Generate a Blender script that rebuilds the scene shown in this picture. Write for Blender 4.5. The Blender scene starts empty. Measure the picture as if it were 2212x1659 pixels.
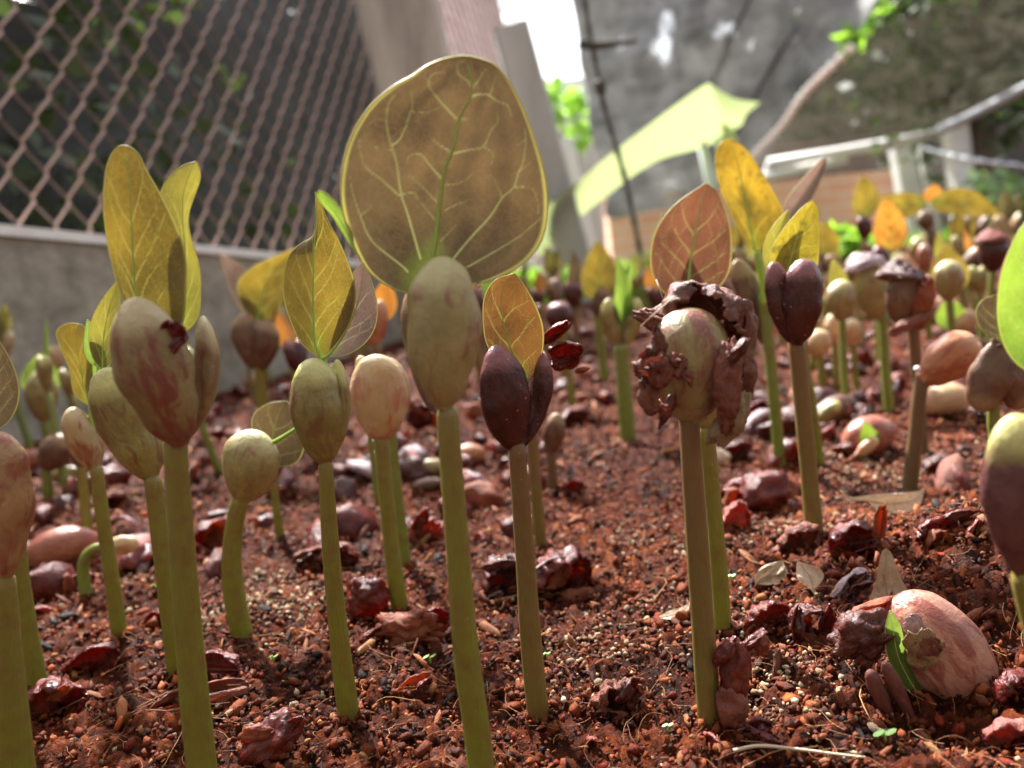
import bpy, math, random
import numpy as np
from mathutils import Vector, Matrix, Euler, noise as mnoise

# ------------------------------------------------------------------ camera, light, exposure
scn = bpy.context.scene
COL = scn.collection
R = math.radians
PW, PH, PF = 2212.0, 1659.0, 1703.0          # picture size the layout was measured in, focal length in those pixels
CAM_H = 0.12
CAM_ROT = Matrix.Rotation(R(90 - 8.65), 3, 'X') @ Matrix.Rotation(R(-6.0), 3, 'Z')
cd = bpy.data.cameras.new('camera')
cam = bpy.data.objects.new('camera', cd)
COL.objects.link(cam)
cam.matrix_world = Matrix.Translation((0, 0, CAM_H)) @ CAM_ROT.to_4x4()
cd.sensor_fit = 'HORIZONTAL'; cd.sensor_width = 36.0
cd.lens = 36.0 * PF / PW
cd.clip_start = 0.01; cd.clip_end = 400
cd.dof.use_dof = True
cd.dof.focus_distance = 0.215
cd.dof.aperture_fstop = 10.5
scn.camera = cam

SUN_DIR = Vector((-0.30, 0.72, 0.95)).normalized()   # towards the sun: behind the bed
world = bpy.data.worlds.new('World'); scn.world = world; world.use_nodes = True
wn = world.node_tree; wn.nodes.clear()
wo = wn.nodes.new('ShaderNodeOutputWorld'); wb = wn.nodes.new('ShaderNodeBackground')
sk = wn.nodes.new('ShaderNodeTexSky'); sk.sky_type = 'NISHITA'; sk.sun_disc = False
sk.sun_elevation = math.asin(SUN_DIR.z)
sk.sun_rotation = math.atan2(SUN_DIR.x, SUN_DIR.y)
sk.dust_density = 4.0; sk.air_density = 1.2; sk.ozone_density = 1.0
hs = wn.nodes.new('ShaderNodeHueSaturation'); hs.inputs['Saturation'].default_value = 0.42   # hazy white tropical sky
wn.links.new(sk.outputs[0], hs.inputs['Color']); wn.links.new(hs.outputs[0], wb.inputs[0]); wb.inputs[1].default_value = 0.10
wn.links.new(wb.outputs[0], wo.inputs[0])
sl = bpy.data.lights.new('sun', 'SUN'); sl.energy = 4.4; sl.angle = R(1.2); sl.color = (1.0, 0.975, 0.935)
so = bpy.data.objects.new('sun', sl); COL.objects.link(so)
so.rotation_euler = SUN_DIR.to_track_quat('Z', 'Y').to_euler()
scn.view_settings.view_transform = 'Standard'
scn.view_settings.look = 'None'
scn.view_settings.exposure = 2.05
scn.view_settings.gamma = 1.0
scn.view_settings.use_curve_mapping = False
scn.render.engine = 'CYCLES'
scn.cycles.max_bounces = 8
scn.cycles.transparent_max_bounces = 16
scn.cycles.sample_clamp_indirect = 6.0

# ------------------------------------------------------------------ rays of the photograph
CAMP = Vector((0, 0, CAM_H))
def ray(px, py):
    return CAM_ROT @ Vector(((px - PW / 2) / PF, -(py - PH / 2) / PF, -1.0))
def pl(px, py, Y):
    d = ray(px, py); return CAMP + d * (Y / d.y)
def mpp(px, py, Y):                       # metres per picture pixel for a point on the plane y = Y
    return (Y / ray(px, py).y) / PF
def topx(P):
    q = CAM_ROT.transposed() @ (Vector(P) - CAMP)
    return PW / 2 + PF * q.x / -q.z, PH / 2 - PF * q.y / -q.z

# ------------------------------------------------------------------ soil height
def vnoise(x, y, seed=0):
    x = np.asarray(x, float); y = np.asarray(y, float)
    xi = np.floor(x).astype(np.int64); yi = np.floor(y).astype(np.int64)
    fx = x - xi; fy = y - yi
    fx = fx * fx * (3 - 2 * fx); fy = fy * fy * (3 - 2 * fy)
    def h(i, j):
        n = (i * 374761393 + j * 668265263 + seed * 144269504) & 0x7fffffff
        n = ((n ^ (n >> 13)) * 1274126177) & 0x7fffffff
        return ((n ^ (n >> 16)) & 0xffff) / 65535.0 * 2 - 1
    a = h(xi, yi); b = h(xi + 1, yi); c = h(xi, yi + 1); d = h(xi + 1, yi + 1)
    return (a * (1 - fx) + b * fx) * (1 - fy) + (c * (1 - fx) + d * fx) * fy
def gflat(px, py):
    d = ray(px, py); t = -CAM_H / d.z; return CAMP + d * t
MOUND = gflat(2170, 1262)
HOLES = [(gflat(2045, 1540), .016, .010), (gflat(1620, 1500), .010, .004), (gflat(560, 1375), .010, .004)]
def soil_h(x, y):
    x = np.asarray(x, float); y = np.asarray(y, float)
    z = .0030 * vnoise(x / .09, y / .09, 1) + .0016 * vnoise(x / .03, y / .03, 2) + .0008 * vnoise(x / .012, y / .012, 3)
    z = z + .022 * np.exp(-(((x - MOUND.x) / .060) ** 2 + ((y - MOUND.y) / .045) ** 2))
    for P, s, a in HOLES:
        z = z - a * np.exp(-((x - P.x) ** 2 + (y - P.y) ** 2) / s ** 2)
    return z
def gp(px, py):
    d = ray(px, py); z = 0.0
    for _ in range(8):
        P = CAMP + d * ((z - CAM_H) / d.z)
        z = .5 * z + .5 * float(soil_h(P.x, P.y))
    return P

# ------------------------------------------------------------------ objects
def tag(o, label=None, cat=None, group=None, kind=None):
    if label: o['label'] = label
    if cat: o['category'] = cat
    if group: o['group'] = group
    if kind: o['kind'] = kind
    return o
def thing(name, loc, label, cat, group=None):
    o = bpy.data.objects.new(name, None); COL.objects.link(o)
    o.empty_display_size = .01; o.location = loc
    return tag(o, label, cat, group)
def origin_of(p):
    v = Vector((0, 0, 0))
    while p is not None:
        v += p.location; p = p.parent
    return v
def mobj(name, verts, faces, mat, parent=None, smooth=True, attrs=None, kind=None):
    """one mesh object from world coordinates; attrs: name -> per-vertex array (n) or (n,3)"""
    v = np.asarray(verts, dtype=np.float64).reshape(-1, 3) - np.array(origin_of(parent))
    me = bpy.data.meshes.new(name)
    if isinstance(faces, np.ndarray):
        nf, k = faces.shape
        me.vertices.add(len(v)); me.vertices.foreach_set('co', v.astype(np.float32).ravel())
        me.loops.add(nf * k); me.loops.foreach_set('vertex_index', faces.astype(np.int32).ravel())
        me.polygons.add(nf); me.polygons.foreach_set('loop_start', np.arange(0, nf * k, k, dtype=np.int32))
        me.update(calc_edges=True)
    else:
        me.from_pydata([tuple(p) for p in v], [], [tuple(f) for f in faces]); me.update()
    if smooth: me.polygons.foreach_set('use_smooth', np.ones(len(me.polygons), dtype=bool))
    for k, a in (attrs or {}).items():
        a = np.asarray(a, dtype=np.float32)
        if a.ndim == 1:
            at = me.attributes.new(k, 'FLOAT', 'POINT'); at.data.foreach_set('value', a)
        else:
            at = me.attributes.new(k, 'FLOAT_VECTOR', 'POINT'); at.data.foreach_set('vector', a.ravel())
    o = bpy.data.objects.new(name, me); COL.objects.link(o)
    if mat: me.materials.append(mat)
    if parent is not None: o.parent = parent
    if kind: o['kind'] = kind
    return o
def join(parts):
    V = []; Fc = []; n = 0
    for v, f in parts:
        V.append(np.asarray(v)); Fc += [tuple(i + n for i in q) for q in f]; n += len(v)
    return np.concatenate(V), Fc
def box(x0, x1, y0, y1, z0, z1):
    v = [(x, y, z) for z in (z0, z1) for y in (y0, y1) for x in (x0, x1)]
    return v, [(0, 2, 3, 1), (4, 5, 7, 6), (0, 1, 5, 4), (2, 6, 7, 3), (0, 4, 6, 2), (1, 3, 7, 5)]
def spline(pts, n):
    """n points on a Catmull-Rom curve through pts (any dimension)"""
    p = [np.asarray(q, float) for q in pts]
    if len(p) == 2: return np.array([p[0] + (p[1] - p[0]) * t for t in np.linspace(0, 1, n)])
    q = [2 * p[0] - p[1]] + p + [2 * p[-1] - p[-2]]
    seg = []
    for i in range(1, len(q) - 2):
        for t in np.linspace(0, 1, 16, endpoint=False):
            a, b, c, d = q[i - 1], q[i], q[i + 1], q[i + 2]
            seg.append(.5 * (2 * b + (c - a) * t + (2 * a - 5 * b + 4 * c - d) * t * t + (3 * b - a - 3 * c + d) * t ** 3))
    seg.append(p[-1]); seg = np.array(seg)
    L = np.concatenate([[0], np.cumsum(np.linalg.norm(np.diff(seg, axis=0), axis=1))])
    s = np.linspace(0, L[-1], n)
    return np.stack([np.interp(s, L, seg[:, k]) for k in range(seg.shape[1])], axis=1)
def tube(path, rad, seg=8, cap=True, flat=1.0):
    path = np.asarray(path, float); n = len(path)
    rad = np.broadcast_to(np.asarray(rad, float), (n,))
    T = np.gradient(path, axis=0); T /= np.linalg.norm(T, axis=1)[:, None] + 1e-12
    ref = np.array([0, 1, 0.]) if abs(T[0][1]) < .8 else np.array([1., 0, 0])
    V = []; t_ = []
    for i in range(n):
        s = np.cross(T[i], ref); s /= np.linalg.norm(s) + 1e-12
        u = np.cross(s, T[i]); ref = u
        for k in range(seg):
            a = 2 * math.pi * k / seg
            V.append(path[i] + rad[i] * (math.cos(a) * s + flat * math.sin(a) * u)); t_.append(i / (n - 1))
    Fc = [(i * seg + k, i * seg + (k + 1) % seg, (i + 1) * seg + (k + 1) % seg, (i + 1) * seg + k) for i in range(n - 1) for k in range(seg)]
    if cap:
        Fc.append(tuple(range(seg))[::-1]); Fc.append(tuple((n - 1) * seg + k for k in range(seg)))
    return np.array(V), Fc, np.array(t_)

# ------------------------------------------------------------------ materials
def mat_new(name):
    m = bpy.data.materials.new(name); m.use_nodes = True
    nt = m.node_tree; b = nt.nodes['Principled BSDF']
    return m, nt, b
def N(nt, typ, **kw):
    n = nt.nodes.new(typ)
    for k, v in kw.items(): setattr(n, k, v)
    return n
def setin(nt, sock, v):
    if hasattr(v, 'is_linked') or isinstance(v, bpy.types.NodeSocket): nt.links.new(v, sock)
    elif isinstance(v, (tuple, list)) and len(v) == 3 and sock.type == 'RGBA': sock.default_value = (*v, 1)
    else: sock.default_value = v
def attr(nt, name, out='Fac'):
    n = N(nt, 'ShaderNodeAttribute', attribute_name=name); return n.outputs[out]
def scaled(nt, vec, s):
    n = N(nt, 'ShaderNodeMapping'); nt.links.new(vec, n.inputs[0])
    n.inputs['Scale'].default_value = s if isinstance(s, tuple) else (s, s, s); return n.outputs[0]
def noise(nt, vec, scale, detail=3, rough=.55, dist=0, out=0):
    n = N(nt, 'ShaderNodeTexNoise')
    if vec is not None: nt.links.new(vec, n.inputs['Vector'])
    n.inputs['Scale'].default_value = scale; n.inputs['Detail'].default_value = detail
    n.inputs['Roughness'].default_value = rough; n.inputs['Distortion'].default_value = dist
    return n.outputs[out]
def ramp(nt, fac, stops):
    n = N(nt, 'ShaderNodeValToRGB'); nt.links.new(fac, n.inputs[0])
    e = n.color_ramp.elements
    while len(e) < len(stops): e.new(.5)
    for el, (p, c) in zip(e, stops):
        el.position = p; el.color = (*c, 1) if isinstance(c, tuple) else (c, c, c, 1)
    return n.outputs[0]
def mix(nt, fac, a, b, mode='MIX'):
    n = N(nt, 'ShaderNodeMix', data_type='RGBA', blend_type=mode)
    setin(nt, n.inputs[0], fac); setin(nt, n.inputs[6], a); setin(nt, n.inputs[7], b); return n.outputs[2]
def math_(nt, op, a, b=0.0, c=None):
    n = N(nt, 'ShaderNodeMath', operation=op)
    setin(nt, n.inputs[0], a); setin(nt, n.inputs[1], b)
    if c is not None: setin(nt, n.inputs[2], c)
    return n.outputs[0]
def bump(nt, b, h, strength, dist):
    n = N(nt, 'ShaderNodeBump'); nt.links.new(h, n.inputs['Height'])
    n.inputs['Strength'].default_value = strength; n.inputs['Distance'].default_value = dist
    nt.links.new(n.outputs[0], b.inputs['Normal']); return n.outputs[0]
def objvec(nt): return N(nt, 'ShaderNodeTexCoord').outputs['Object']
def out_mix_translucent(nt, b, fac, color, normal=None):
    t = N(nt, 'ShaderNodeBsdfTranslucent'); setin(nt, t.inputs['Color'], color)
    if normal is not None: nt.links.new(normal, t.inputs['Normal'])
    m = N(nt, 'ShaderNodeMixShader'); setin(nt, m.inputs[0], fac)
    nt.links.new(b.outputs[0], m.inputs[1]); nt.links.new(t.outputs[0], m.inputs[2])
    nt.links.new(m.outputs[0], nt.nodes['Material Output'].inputs['Surface'])
def simple(name, c, rough=.7, c2=None, scale=40, bs=0, bd=.002, spec=.5, metallic=0, detail=4):
    m, nt, b = mat_new(name)
    if c2 is not None:
        n = noise(nt, objvec(nt), scale, detail, .6)
        nt.links.new(ramp(nt, n, [(.3, c), (.7, c2)]), b.inputs['Base Color'])
        if bs: bump(nt, b, n, bs, bd)
    else: b.inputs['Base Color'].default_value = (*c, 1)
    b.inputs['Roughness'].default_value = rough; b.inputs['Specular IOR Level'].default_value = spec
    b.inputs['Metallic'].default_value = metallic
    return m

def stem_mat(name, low, high):
    m, nt, b = mat_new(name)
    t = attr(nt, 't'); rv = attr(nt, 'rest', 'Vector')
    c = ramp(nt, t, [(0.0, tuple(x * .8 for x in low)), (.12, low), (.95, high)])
    n = noise(nt, scaled(nt, rv, (1, 1, .12)), 2600, 3)
    c = mix(nt, math_(nt, 'MULTIPLY', ramp(nt, n, [(.35, 0.0), (.7, 1.0)]), .35), c, (high[0] * .7, high[1] * .55, high[2] * .6))
    n2 = noise(nt, rv, 260, 3)
    c = mix(nt, math_(nt, 'MULTIPLY', ramp(nt, n2, [(.42, 0.0), (.72, 1.0)]), .6), c, (.17, .085, .03))
    vo = N(nt, 'ShaderNodeTexVoronoi'); nt.links.new(rv, vo.inputs['Vector']); vo.inputs['Scale'].default_value = 330
    pick = ramp(nt, vo.outputs['Color'], [(.62, 0.0), (.66, .6)])
    c = mix(nt, math_(nt, 'MULTIPLY', pick, ramp(nt, vo.outputs['Distance'], [(.04, 1.0), (.09, 0.0)])), c, (.46, .38, .22))
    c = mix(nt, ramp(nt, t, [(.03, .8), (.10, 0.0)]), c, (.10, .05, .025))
    nt.links.new(c, b.inputs['Base Color'])
    b.inputs['Roughness'].default_value = .42; b.inputs['Specular IOR Level'].default_value = .4
    b.inputs['Subsurface Weight'].default_value = .15; b.inputs['Subsurface Radius'].default_value = (.9, 1, .3); b.inputs['Subsurface Scale'].default_value = .0016
    n9 = noise(nt, scaled(nt, rv, (1, 1, .05)), 1500, 2)
    bump(nt, b, math_(nt, 'ADD', n, n9), .5, .0005)
    return m
def cot_mat(name, body, body2, streak, amount=.5, rough=.33, tip=None, spots=0):
    m, nt, b = mat_new(name)
    rv = attr(nt, 'rest', 'Vector'); t = attr(nt, 't')
    n1 = noise(nt, rv, 130, 4, .6)
    c = mix(nt, ramp(nt, n1, [(.35, 0.0), (.65, 1.0)]), body, body2)
    ns = noise(nt, scaled(nt, rv, (1, 1, .38)), 250, 4, .58, .8)
    c = mix(nt, ramp(nt, ns, [(.58 - .22 * amount, 0.0), (.70 - .18 * amount, 1.0)]), c, streak)
    nf = noise(nt, scaled(nt, rv, (1, 1, .8)), 1100, 4, .7)
    c = mix(nt, math_(nt, 'MULTIPLY', nf, .30), c, tuple(x * .45 for x in streak))
    if tip is not None:
        c = mix(nt, ramp(nt, math_(nt, 'ADD', t, math_(nt, 'MULTIPLY', n1, .25)), [(.86, 0.0), (1.05, .85)]), c, tip)
    if spots:
        v = N(nt, 'ShaderNodeTexVoronoi'); nt.links.new(rv, v.inputs['Vector']); v.inputs['Scale'].default_value = 330
        c = mix(nt, ramp(nt, v.outputs['Distance'], [(.06, spots), (.12, 0.0)]), c, (.62, .5, .4))
    nt.links.new(c, b.inputs['Base Color'])
    nt.links.new(ramp(nt, n1, [(.3, rough * .8), (.7, rough * 1.5)]), b.inputs['Roughness'])
    b.inputs['Specular IOR Level'].default_value = .45
    b.inputs['Subsurface Weight'].default_value = .08; b.inputs['Subsurface Radius'].default_value = (1, .6, .3); b.inputs['Subsurface Scale'].default_value = .0015
    nw = noise(nt, scaled(nt, rv, (1, 1, .55)), 420, 3, .5, .4)
    h = math_(nt, 'ADD', math_(nt, 'MULTIPLY', nw, .9), math_(nt, 'MULTIPLY', nf, .5))
    bump(nt, b, h, .6, .0009)
    return m
def leaf_mat(name, base, base2, trans, basegreen=(.16, .30, .02), rough=.42, tf=.5, blotch=None, heart=None):
    m, nt, b = mat_new(name)
    u = attr(nt, 'u'); t = attr(nt, 't'); rv = attr(nt, 'rest', 'Vector')
    n1 = noise(nt, rv, 110, 3)
    c = mix(nt, ramp(nt, n1, [(.35, 0.0), (.65, 1.0)]), base, base2)
    n4 = noise(nt, rv, 45, 4, .6)
    trv = mix(nt, ramp(nt, n4, [(.36, 0.0), (.62, 1.0)]), tuple(x * .42 for x in trans), trans)
    c = mix(nt, ramp(nt, n4, [(.45, .45), (.62, 0.0)]), c, (base[0] * .75 + .02, base[1] * .8 + .015, base[2] * .9 + .02))
    v = N(nt, 'ShaderNodeTexVoronoi', feature='DISTANCE_TO_EDGE'); nt.links.new(rv, v.inputs['Vector']); v.inputs['Scale'].default_value = 520
    cell = ramp(nt, v.outputs[0], [(.0, 1.0), (.10, 0.0)])
    v2 = N(nt, 'ShaderNodeTexVoronoi', feature='DISTANCE_TO_EDGE'); nt.links.new(rv, v2.inputs['Vector']); v2.inputs['Scale'].default_value = 1700
    cell2 = ramp(nt, v2.outputs[0], [(.0, 1.0), (.13, 0.0)])
    veinf = math_(nt, 'ADD', math_(nt, 'MULTIPLY', cell, .15), math_(nt, 'MULTIPLY', cell2, .16))
    c = mix(nt, veinf, c, tuple(min(1, x * 1.7 + .02) for x in base2))
    tr = mix(nt, veinf, trv, tuple(min(1, x * 1.25 + .02) for x in trans))
    fb = ramp(nt, math_(nt, 'ADD', t, math_(nt, 'MULTIPLY', math_(nt, 'ABSOLUTE', u), .25)), [(.0, 1.0), (.30, 0.0)])
    c = mix(nt, math_(nt, 'MULTIPLY', fb, .35), c, basegreen)
    tr = mix(nt, math_(nt, 'MULTIPLY', fb, .30), tr, (basegreen[0] * 2.0, basegreen[1] * 1.9, basegreen[2] * 1.2))
    tr = mix(nt, 1.0, tr, ramp(nt, math_(nt, 'ADD', t, math_(nt, 'MULTIPLY', n4, .35)), [(.25, (.62, .70, .75)), (.75, (1, 1, 1))]), 'MULTIPLY')
    vn = attr(nt, 'vein')
    c = mix(nt, math_(nt, 'MULTIPLY', vn, .95), c, (.48, .46, .20)); tr = mix(nt, math_(nt, 'MULTIPLY', vn, .9), tr, (.09 + trans[0] * .9, .11 + trans[0] * .78, .04 + trans[2]))
    fe = ramp(nt, math_(nt, 'ABSOLUTE', u), [(.95, 0.0), (1.0, .6)])
    c = mix(nt, fe, c, (.40, .40, .12)); tr = mix(nt, fe, tr, (.6, .55, .12))
    if blotch is not None:
        nb = noise(nt, rv, 230, 3, .6)
        f = ramp(nt, nb, [(.56, 0.0), (.66, .8)])
        c = mix(nt, f, c, blotch); tr = mix(nt, f, tr, tuple(x * 1.2 for x in blotch))
    if heart is not None:                      # a dark stain of its own in the middle of the blade
        dd = math_(nt, 'ADD', math_(nt, 'MULTIPLY', math_(nt, 'ABSOLUTE', u), .75), math_(nt, 'MULTIPLY', math_(nt, 'ABSOLUTE', math_(nt, 'SUBTRACT', t, .42)), 1.7))
        f = ramp(nt, math_(nt, 'ADD', dd, math_(nt, 'MULTIPLY', n1, .35)), [(.28, .85), (.62, 0.0)])
        c = mix(nt, f, c, heart); tr = mix(nt, f, tr, heart)
    nt.links.new(c, b.inputs['Base Color'])
    b.inputs['Roughness'].default_value = rough; b.inputs['Specular IOR Level'].default_value = .45
    h = math_(nt, 'ADD', math_(nt, 'MULTIPLY', veinf, 1.0), math_(nt, 'MULTIPLY', noise(nt, rv, 3000, 2), .5))
    nb_ = bump(nt, b, h, .35, .0004)
    out_mix_translucent(nt, b, tf, tr)
    return m
def husk_mat(name, c1, c2, c3, rough=.28, tf=.25, trans=(.5, .05, .01), rib=900):
    m, nt, b = mat_new(name)
    rv = attr(nt, 'rest', 'Vector')
    n1 = noise(nt, rv, 170, 5, .65)
    c = ramp(nt, n1, [(.30, c1), (.52, c2), (.74, c3)])
    n2 = noise(nt, scaled(nt, rv, (1, 1, .25)), rib, 4, .6)
    c = mix(nt, math_(nt, 'MULTIPLY', ramp(nt, n2, [(.45, 0.0), (.75, 1.0)]), .45), c, tuple(x * .35 for x in c1))
    n3 = noise(nt, rv, 700, 4, .7)
    c = mix(nt, ramp(nt, n3, [(.66, 0.0), (.72, .4)]), c, (.30, .13, .07))
    nt.links.new(c, b.inputs['Base Color'])
    nt.links.new(ramp(nt, n1, [(.3, rough * .7), (.75, min(1, rough * 2.2))]), b.inputs['Roughness'])
    b.inputs['Specular IOR Level'].default_value = .5
    h = math_(nt, 'ADD', n2, math_(nt, 'MULTIPLY', n1, .8))
    bump(nt, b, math_(nt, 'ADD', h, math_(nt, 'MULTIPLY', n3, .5)), .8, .0011)
    out_mix_translucent(nt, b, tf, trans)
    return m

MT = {}
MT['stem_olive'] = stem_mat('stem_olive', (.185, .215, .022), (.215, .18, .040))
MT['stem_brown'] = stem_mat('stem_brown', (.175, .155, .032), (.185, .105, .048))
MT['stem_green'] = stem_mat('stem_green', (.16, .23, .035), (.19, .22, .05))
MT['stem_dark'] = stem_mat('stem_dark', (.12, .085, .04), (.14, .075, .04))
MT['cot_olive'] = cot_mat('cot_olive', (.36, .30, .12), (.25, .21, .075), (.26, .12, .07), .35, tip=(.52, .47, .24))
MT['cot_mottled'] = cot_mat('cot_mottled', (.30, .235, .095), (.215, .155, .065), (.20, .065, .042), .55, .32, tip=(.44, .35, .18))
MT['cot_swollen'] = cot_mat('cot_swollen', (.34, .28, .12), (.25, .19, .08), (.24, .085, .055), .6, .32)
MT['cot_tan'] = cot_mat('cot_tan', (.42, .27, .125), (.32, .185, .085), (.27, .085, .048), .55, .35)
MT['cot_green'] = cot_mat('cot_green', (.31, .26, .085), (.21, .18, .055), (.20, .10, .045), .45, .28, tip=(.55, .52, .20))
MT['cot_pink'] = cot_mat('cot_pink', (.44, .30, .16), (.32, .23, .10), (.26, .09, .055), .45, tip=(.52, .40, .22))
MT['cot_beige'] = cot_mat('cot_beige', (.55, .38, .20), (.48, .33, .17), (.48, .19, .12), .45, .4, tip=(.58, .42, .22))
MT['cot_orange'] = cot_mat('cot_orange', (.50, .22, .11), (.42, .18, .09), (.34, .09, .05), .45, .36, tip=(.6, .32, .17))
MT['cot_plum'] = cot_mat('cot_plum', (.080, .016, .016), (.055, .011, .012), (.038, .007, .008), .4, .22, tip=(.26, .10, .10), spots=.35)
MT['cot_brown'] = cot_mat('cot_brown', (.17, .09, .045), (.12, .065, .035), (.10, .035, .025), .5, .32, tip=(.30, .18, .09))
MT['cot_bean'] = cot_mat('cot_bean', (.44, .19, .11), (.32, .11, .07), (.24, .06, .045), .5, .25, tip=(.62, .34, .27))
LEAVES = {'rust_shaded': ((.10, .050, .026), (.14, .075, .036), (.17, .072, .014)),  # rust leaf made darker: shade from the seed half behind painted into its colour
          'bronze': ((.118, .074, .043), (.165, .110, .068), (.086, .054, .021)),
          'amber': ((.15, .105, .036), (.19, .145, .050), (.25, .165, .016)),
          'olive': ((.17, .125, .045), (.20, .165, .055), (.28, .24, .03)),
          'russet': ((.16, .065, .040), (.19, .085, .050), (.17, .062, .028)),
          'rust': ((.17, .075, .03), (.19, .09, .035), (.60, .22, .025)),
          'plum': ((.12, .085, .075), (.15, .11, .10), (.18, .11, .08)),
          'lime': ((.17, .28, .030), (.21, .32, .04), (.27, .40, .04)),
          'dark': ((.055, .045, .030), (.08, .05, .04), (.10, .06, .03)),
          'green': ((.075, .13, .028), (.10, .16, .035), (.26, .38, .05))}
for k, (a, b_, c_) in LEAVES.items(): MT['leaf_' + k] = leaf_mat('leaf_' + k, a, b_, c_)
MT['leaf_spotted'] = leaf_mat('leaf_spotted', (.20, .16, .022), (.24, .19, .03), (.38, .28, .018), blotch=(.10, .085, .012))
MT['leaf_stained'] = leaf_mat('leaf_stained', (.20, .13, .022), (.24, .16, .03), (.38, .225, .015), blotch=(.12, .085, .012), heart=(.045, .040, .008))
def vein_mat(name, c, tr, tf):
    m, nt, b = mat_new(name); b.inputs['Base Color'].default_value = (*c, 1); b.inputs['Roughness'].default_value = .45
    out_mix_translucent(nt, b, tf, tr); return m
MT['vein'] = vein_mat('vein', (.56, .50, .24), (.75, .60, .14), .12)
MT['midrib'] = vein_mat('midrib', (.38, .54, .13), (.55, .72, .12), .12)
MT['leaf_edge'] = vein_mat('leaf_edge', (.52, .50, .20), (.75, .68, .2), .25)
MT['shoot'] = simple('shoot', (.30, .46, .05), .4, (.24, .40, .05), 300)
MT['husk_red'] = husk_mat('husk_red', (.065, .010, .008), (.14, .018, .011), (.24, .040, .018), .17, .22, (.50, .045, .010))
MT['husk_dark'] = husk_mat('husk_dark', (.040, .009, .007), (.085, .018, .012), (.16, .045, .025), .2, .15)
MT['husk_orange'] = husk_mat('husk_orange', (.14, .030, .014), (.28, .075, .030), (.40, .16, .07), .4, .35, (.7, .16, .02))
MT['husk_matte'] = husk_mat('husk_matte', (.13, .032, .018), (.21, .060, .034), (.30, .11, .065), .5, .1, rib=1500)
MT['husk_bark'] = husk_mat('husk_bark', (.070, .022, .014), (.17, .055, .032), (.30, .14, .085), .45, .05, rib=1300)
MT['husk_tan'] = husk_mat('husk_tan', (.24, .15, .08), (.32, .22, .12), (.40, .30, .18), .6, .15, (.4, .25, .1), rib=1600)
MT['husk_pink'] = husk_mat('husk_pink', (.22, .05, .04), (.34, .10, .08), (.46, .20, .15), .4, .3, (.6, .1, .06))
MT['husk_lilac'] = husk_mat('husk_lilac', (.26, .16, .18), (.36, .25, .27), (.46, .36, .38), .3, .15, (.4, .2, .2))
MT['dry_leaf'] = husk_mat('dry_leaf', (.50, .37, .26), (.58, .44, .32), (.64, .51, .39), .7, .12, (.5, .34, .18), rib=700)
MT['dry_leaf_brown'] = husk_mat('dry_leaf_brown', (.27, .19, .12), (.36, .27, .18), (.44, .35, .25), .7, .1, (.4, .26, .14), rib=700)
# ================================================================== the setting
def horizon_y(px):
    lo, hi = -2000.0, 3000.0
    for _ in range(60):
        m_ = (lo + hi) / 2
        if ray(px, m_).z > 0: lo = m_
        else: hi = m_
    return lo
WALL_D = ray(1734, horizon_y(1734)); WALL_D = Vector((WALL_D.x, WALL_D.y, 0)).normalized()
WALL_N = Vector((-WALL_D.y, WALL_D.x, 0))                 # points away from the bed
_p = pl(0, 485, .755); WALL_O = Vector((_p.x, _p.y, 0)); WALL_DIST = WALL_O.dot(WALL_N)
def wl(s, off, z): P = WALL_O + WALL_D * s + WALL_N * off; return (P.x, P.y, z)
def wall_at(px, py):                                      # where a sight line meets the wall's face
    d = ray(px, py); t = WALL_DIST / d.dot(WALL_N); P = CAMP + d * t
    return (P - WALL_O).dot(WALL_D), P.z
_s0, _z0 = wall_at(0, 486); _s1, _z1 = wall_at(610, 548)
def wtop(s): return _z0 + (_z1 - _z0) * (s - _s0) / (_s1 - _s0)   # the wall's top falls a little with the ground
S_END = wall_at(1216, 590)[0]

def axis(dense0, dense1, step, lo, hi, grow=1.12, mx=1e9):
    a = list(np.arange(dense0, dense1 + step / 2, step))
    s = step; x = a[-1]; up = []
    while x < hi: s = min(s * grow, mx); x = min(x + s, hi); up.append(x)
    s = step; x = a[0]; dn = []
    while x > lo: s = min(s * grow, mx); x = max(x - s, lo); dn.append(x)
    return np.array(dn[::-1] + a + up)
def worley(x, y, seed):
    """nearest and second nearest feature distance and a random value of the nearest cell"""
    xi = np.floor(x).astype(np.int64); yi = np.floor(y).astype(np.int64)
    def h(i, j, k):
        n = (i * 374761393 + j * 668265263 + (seed * 7 + k) * 144269504) & 0x7fffffff
        n = ((n ^ (n >> 13)) * 1274126177) & 0x7fffffff
        return ((n ^ (n >> 16)) & 0xffff) / 65535.0
    d1 = np.full(x.shape, 9.0); d2 = np.full(x.shape, 9.0); idv = np.zeros(x.shape)
    for a in (-1, 0, 1):
        for b in (-1, 0, 1):
            i, j = xi + a, yi + b
            d = np.hypot(i + h(i, j, 0) - x, j + h(i, j, 1) - y); m = d < d1
            d2 = np.where(m, d1, np.minimum(d2, d)); idv = np.where(m, h(i, j, 2), idv); d1 = np.where(m, d, d1)
    return d1, d2, idv
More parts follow.
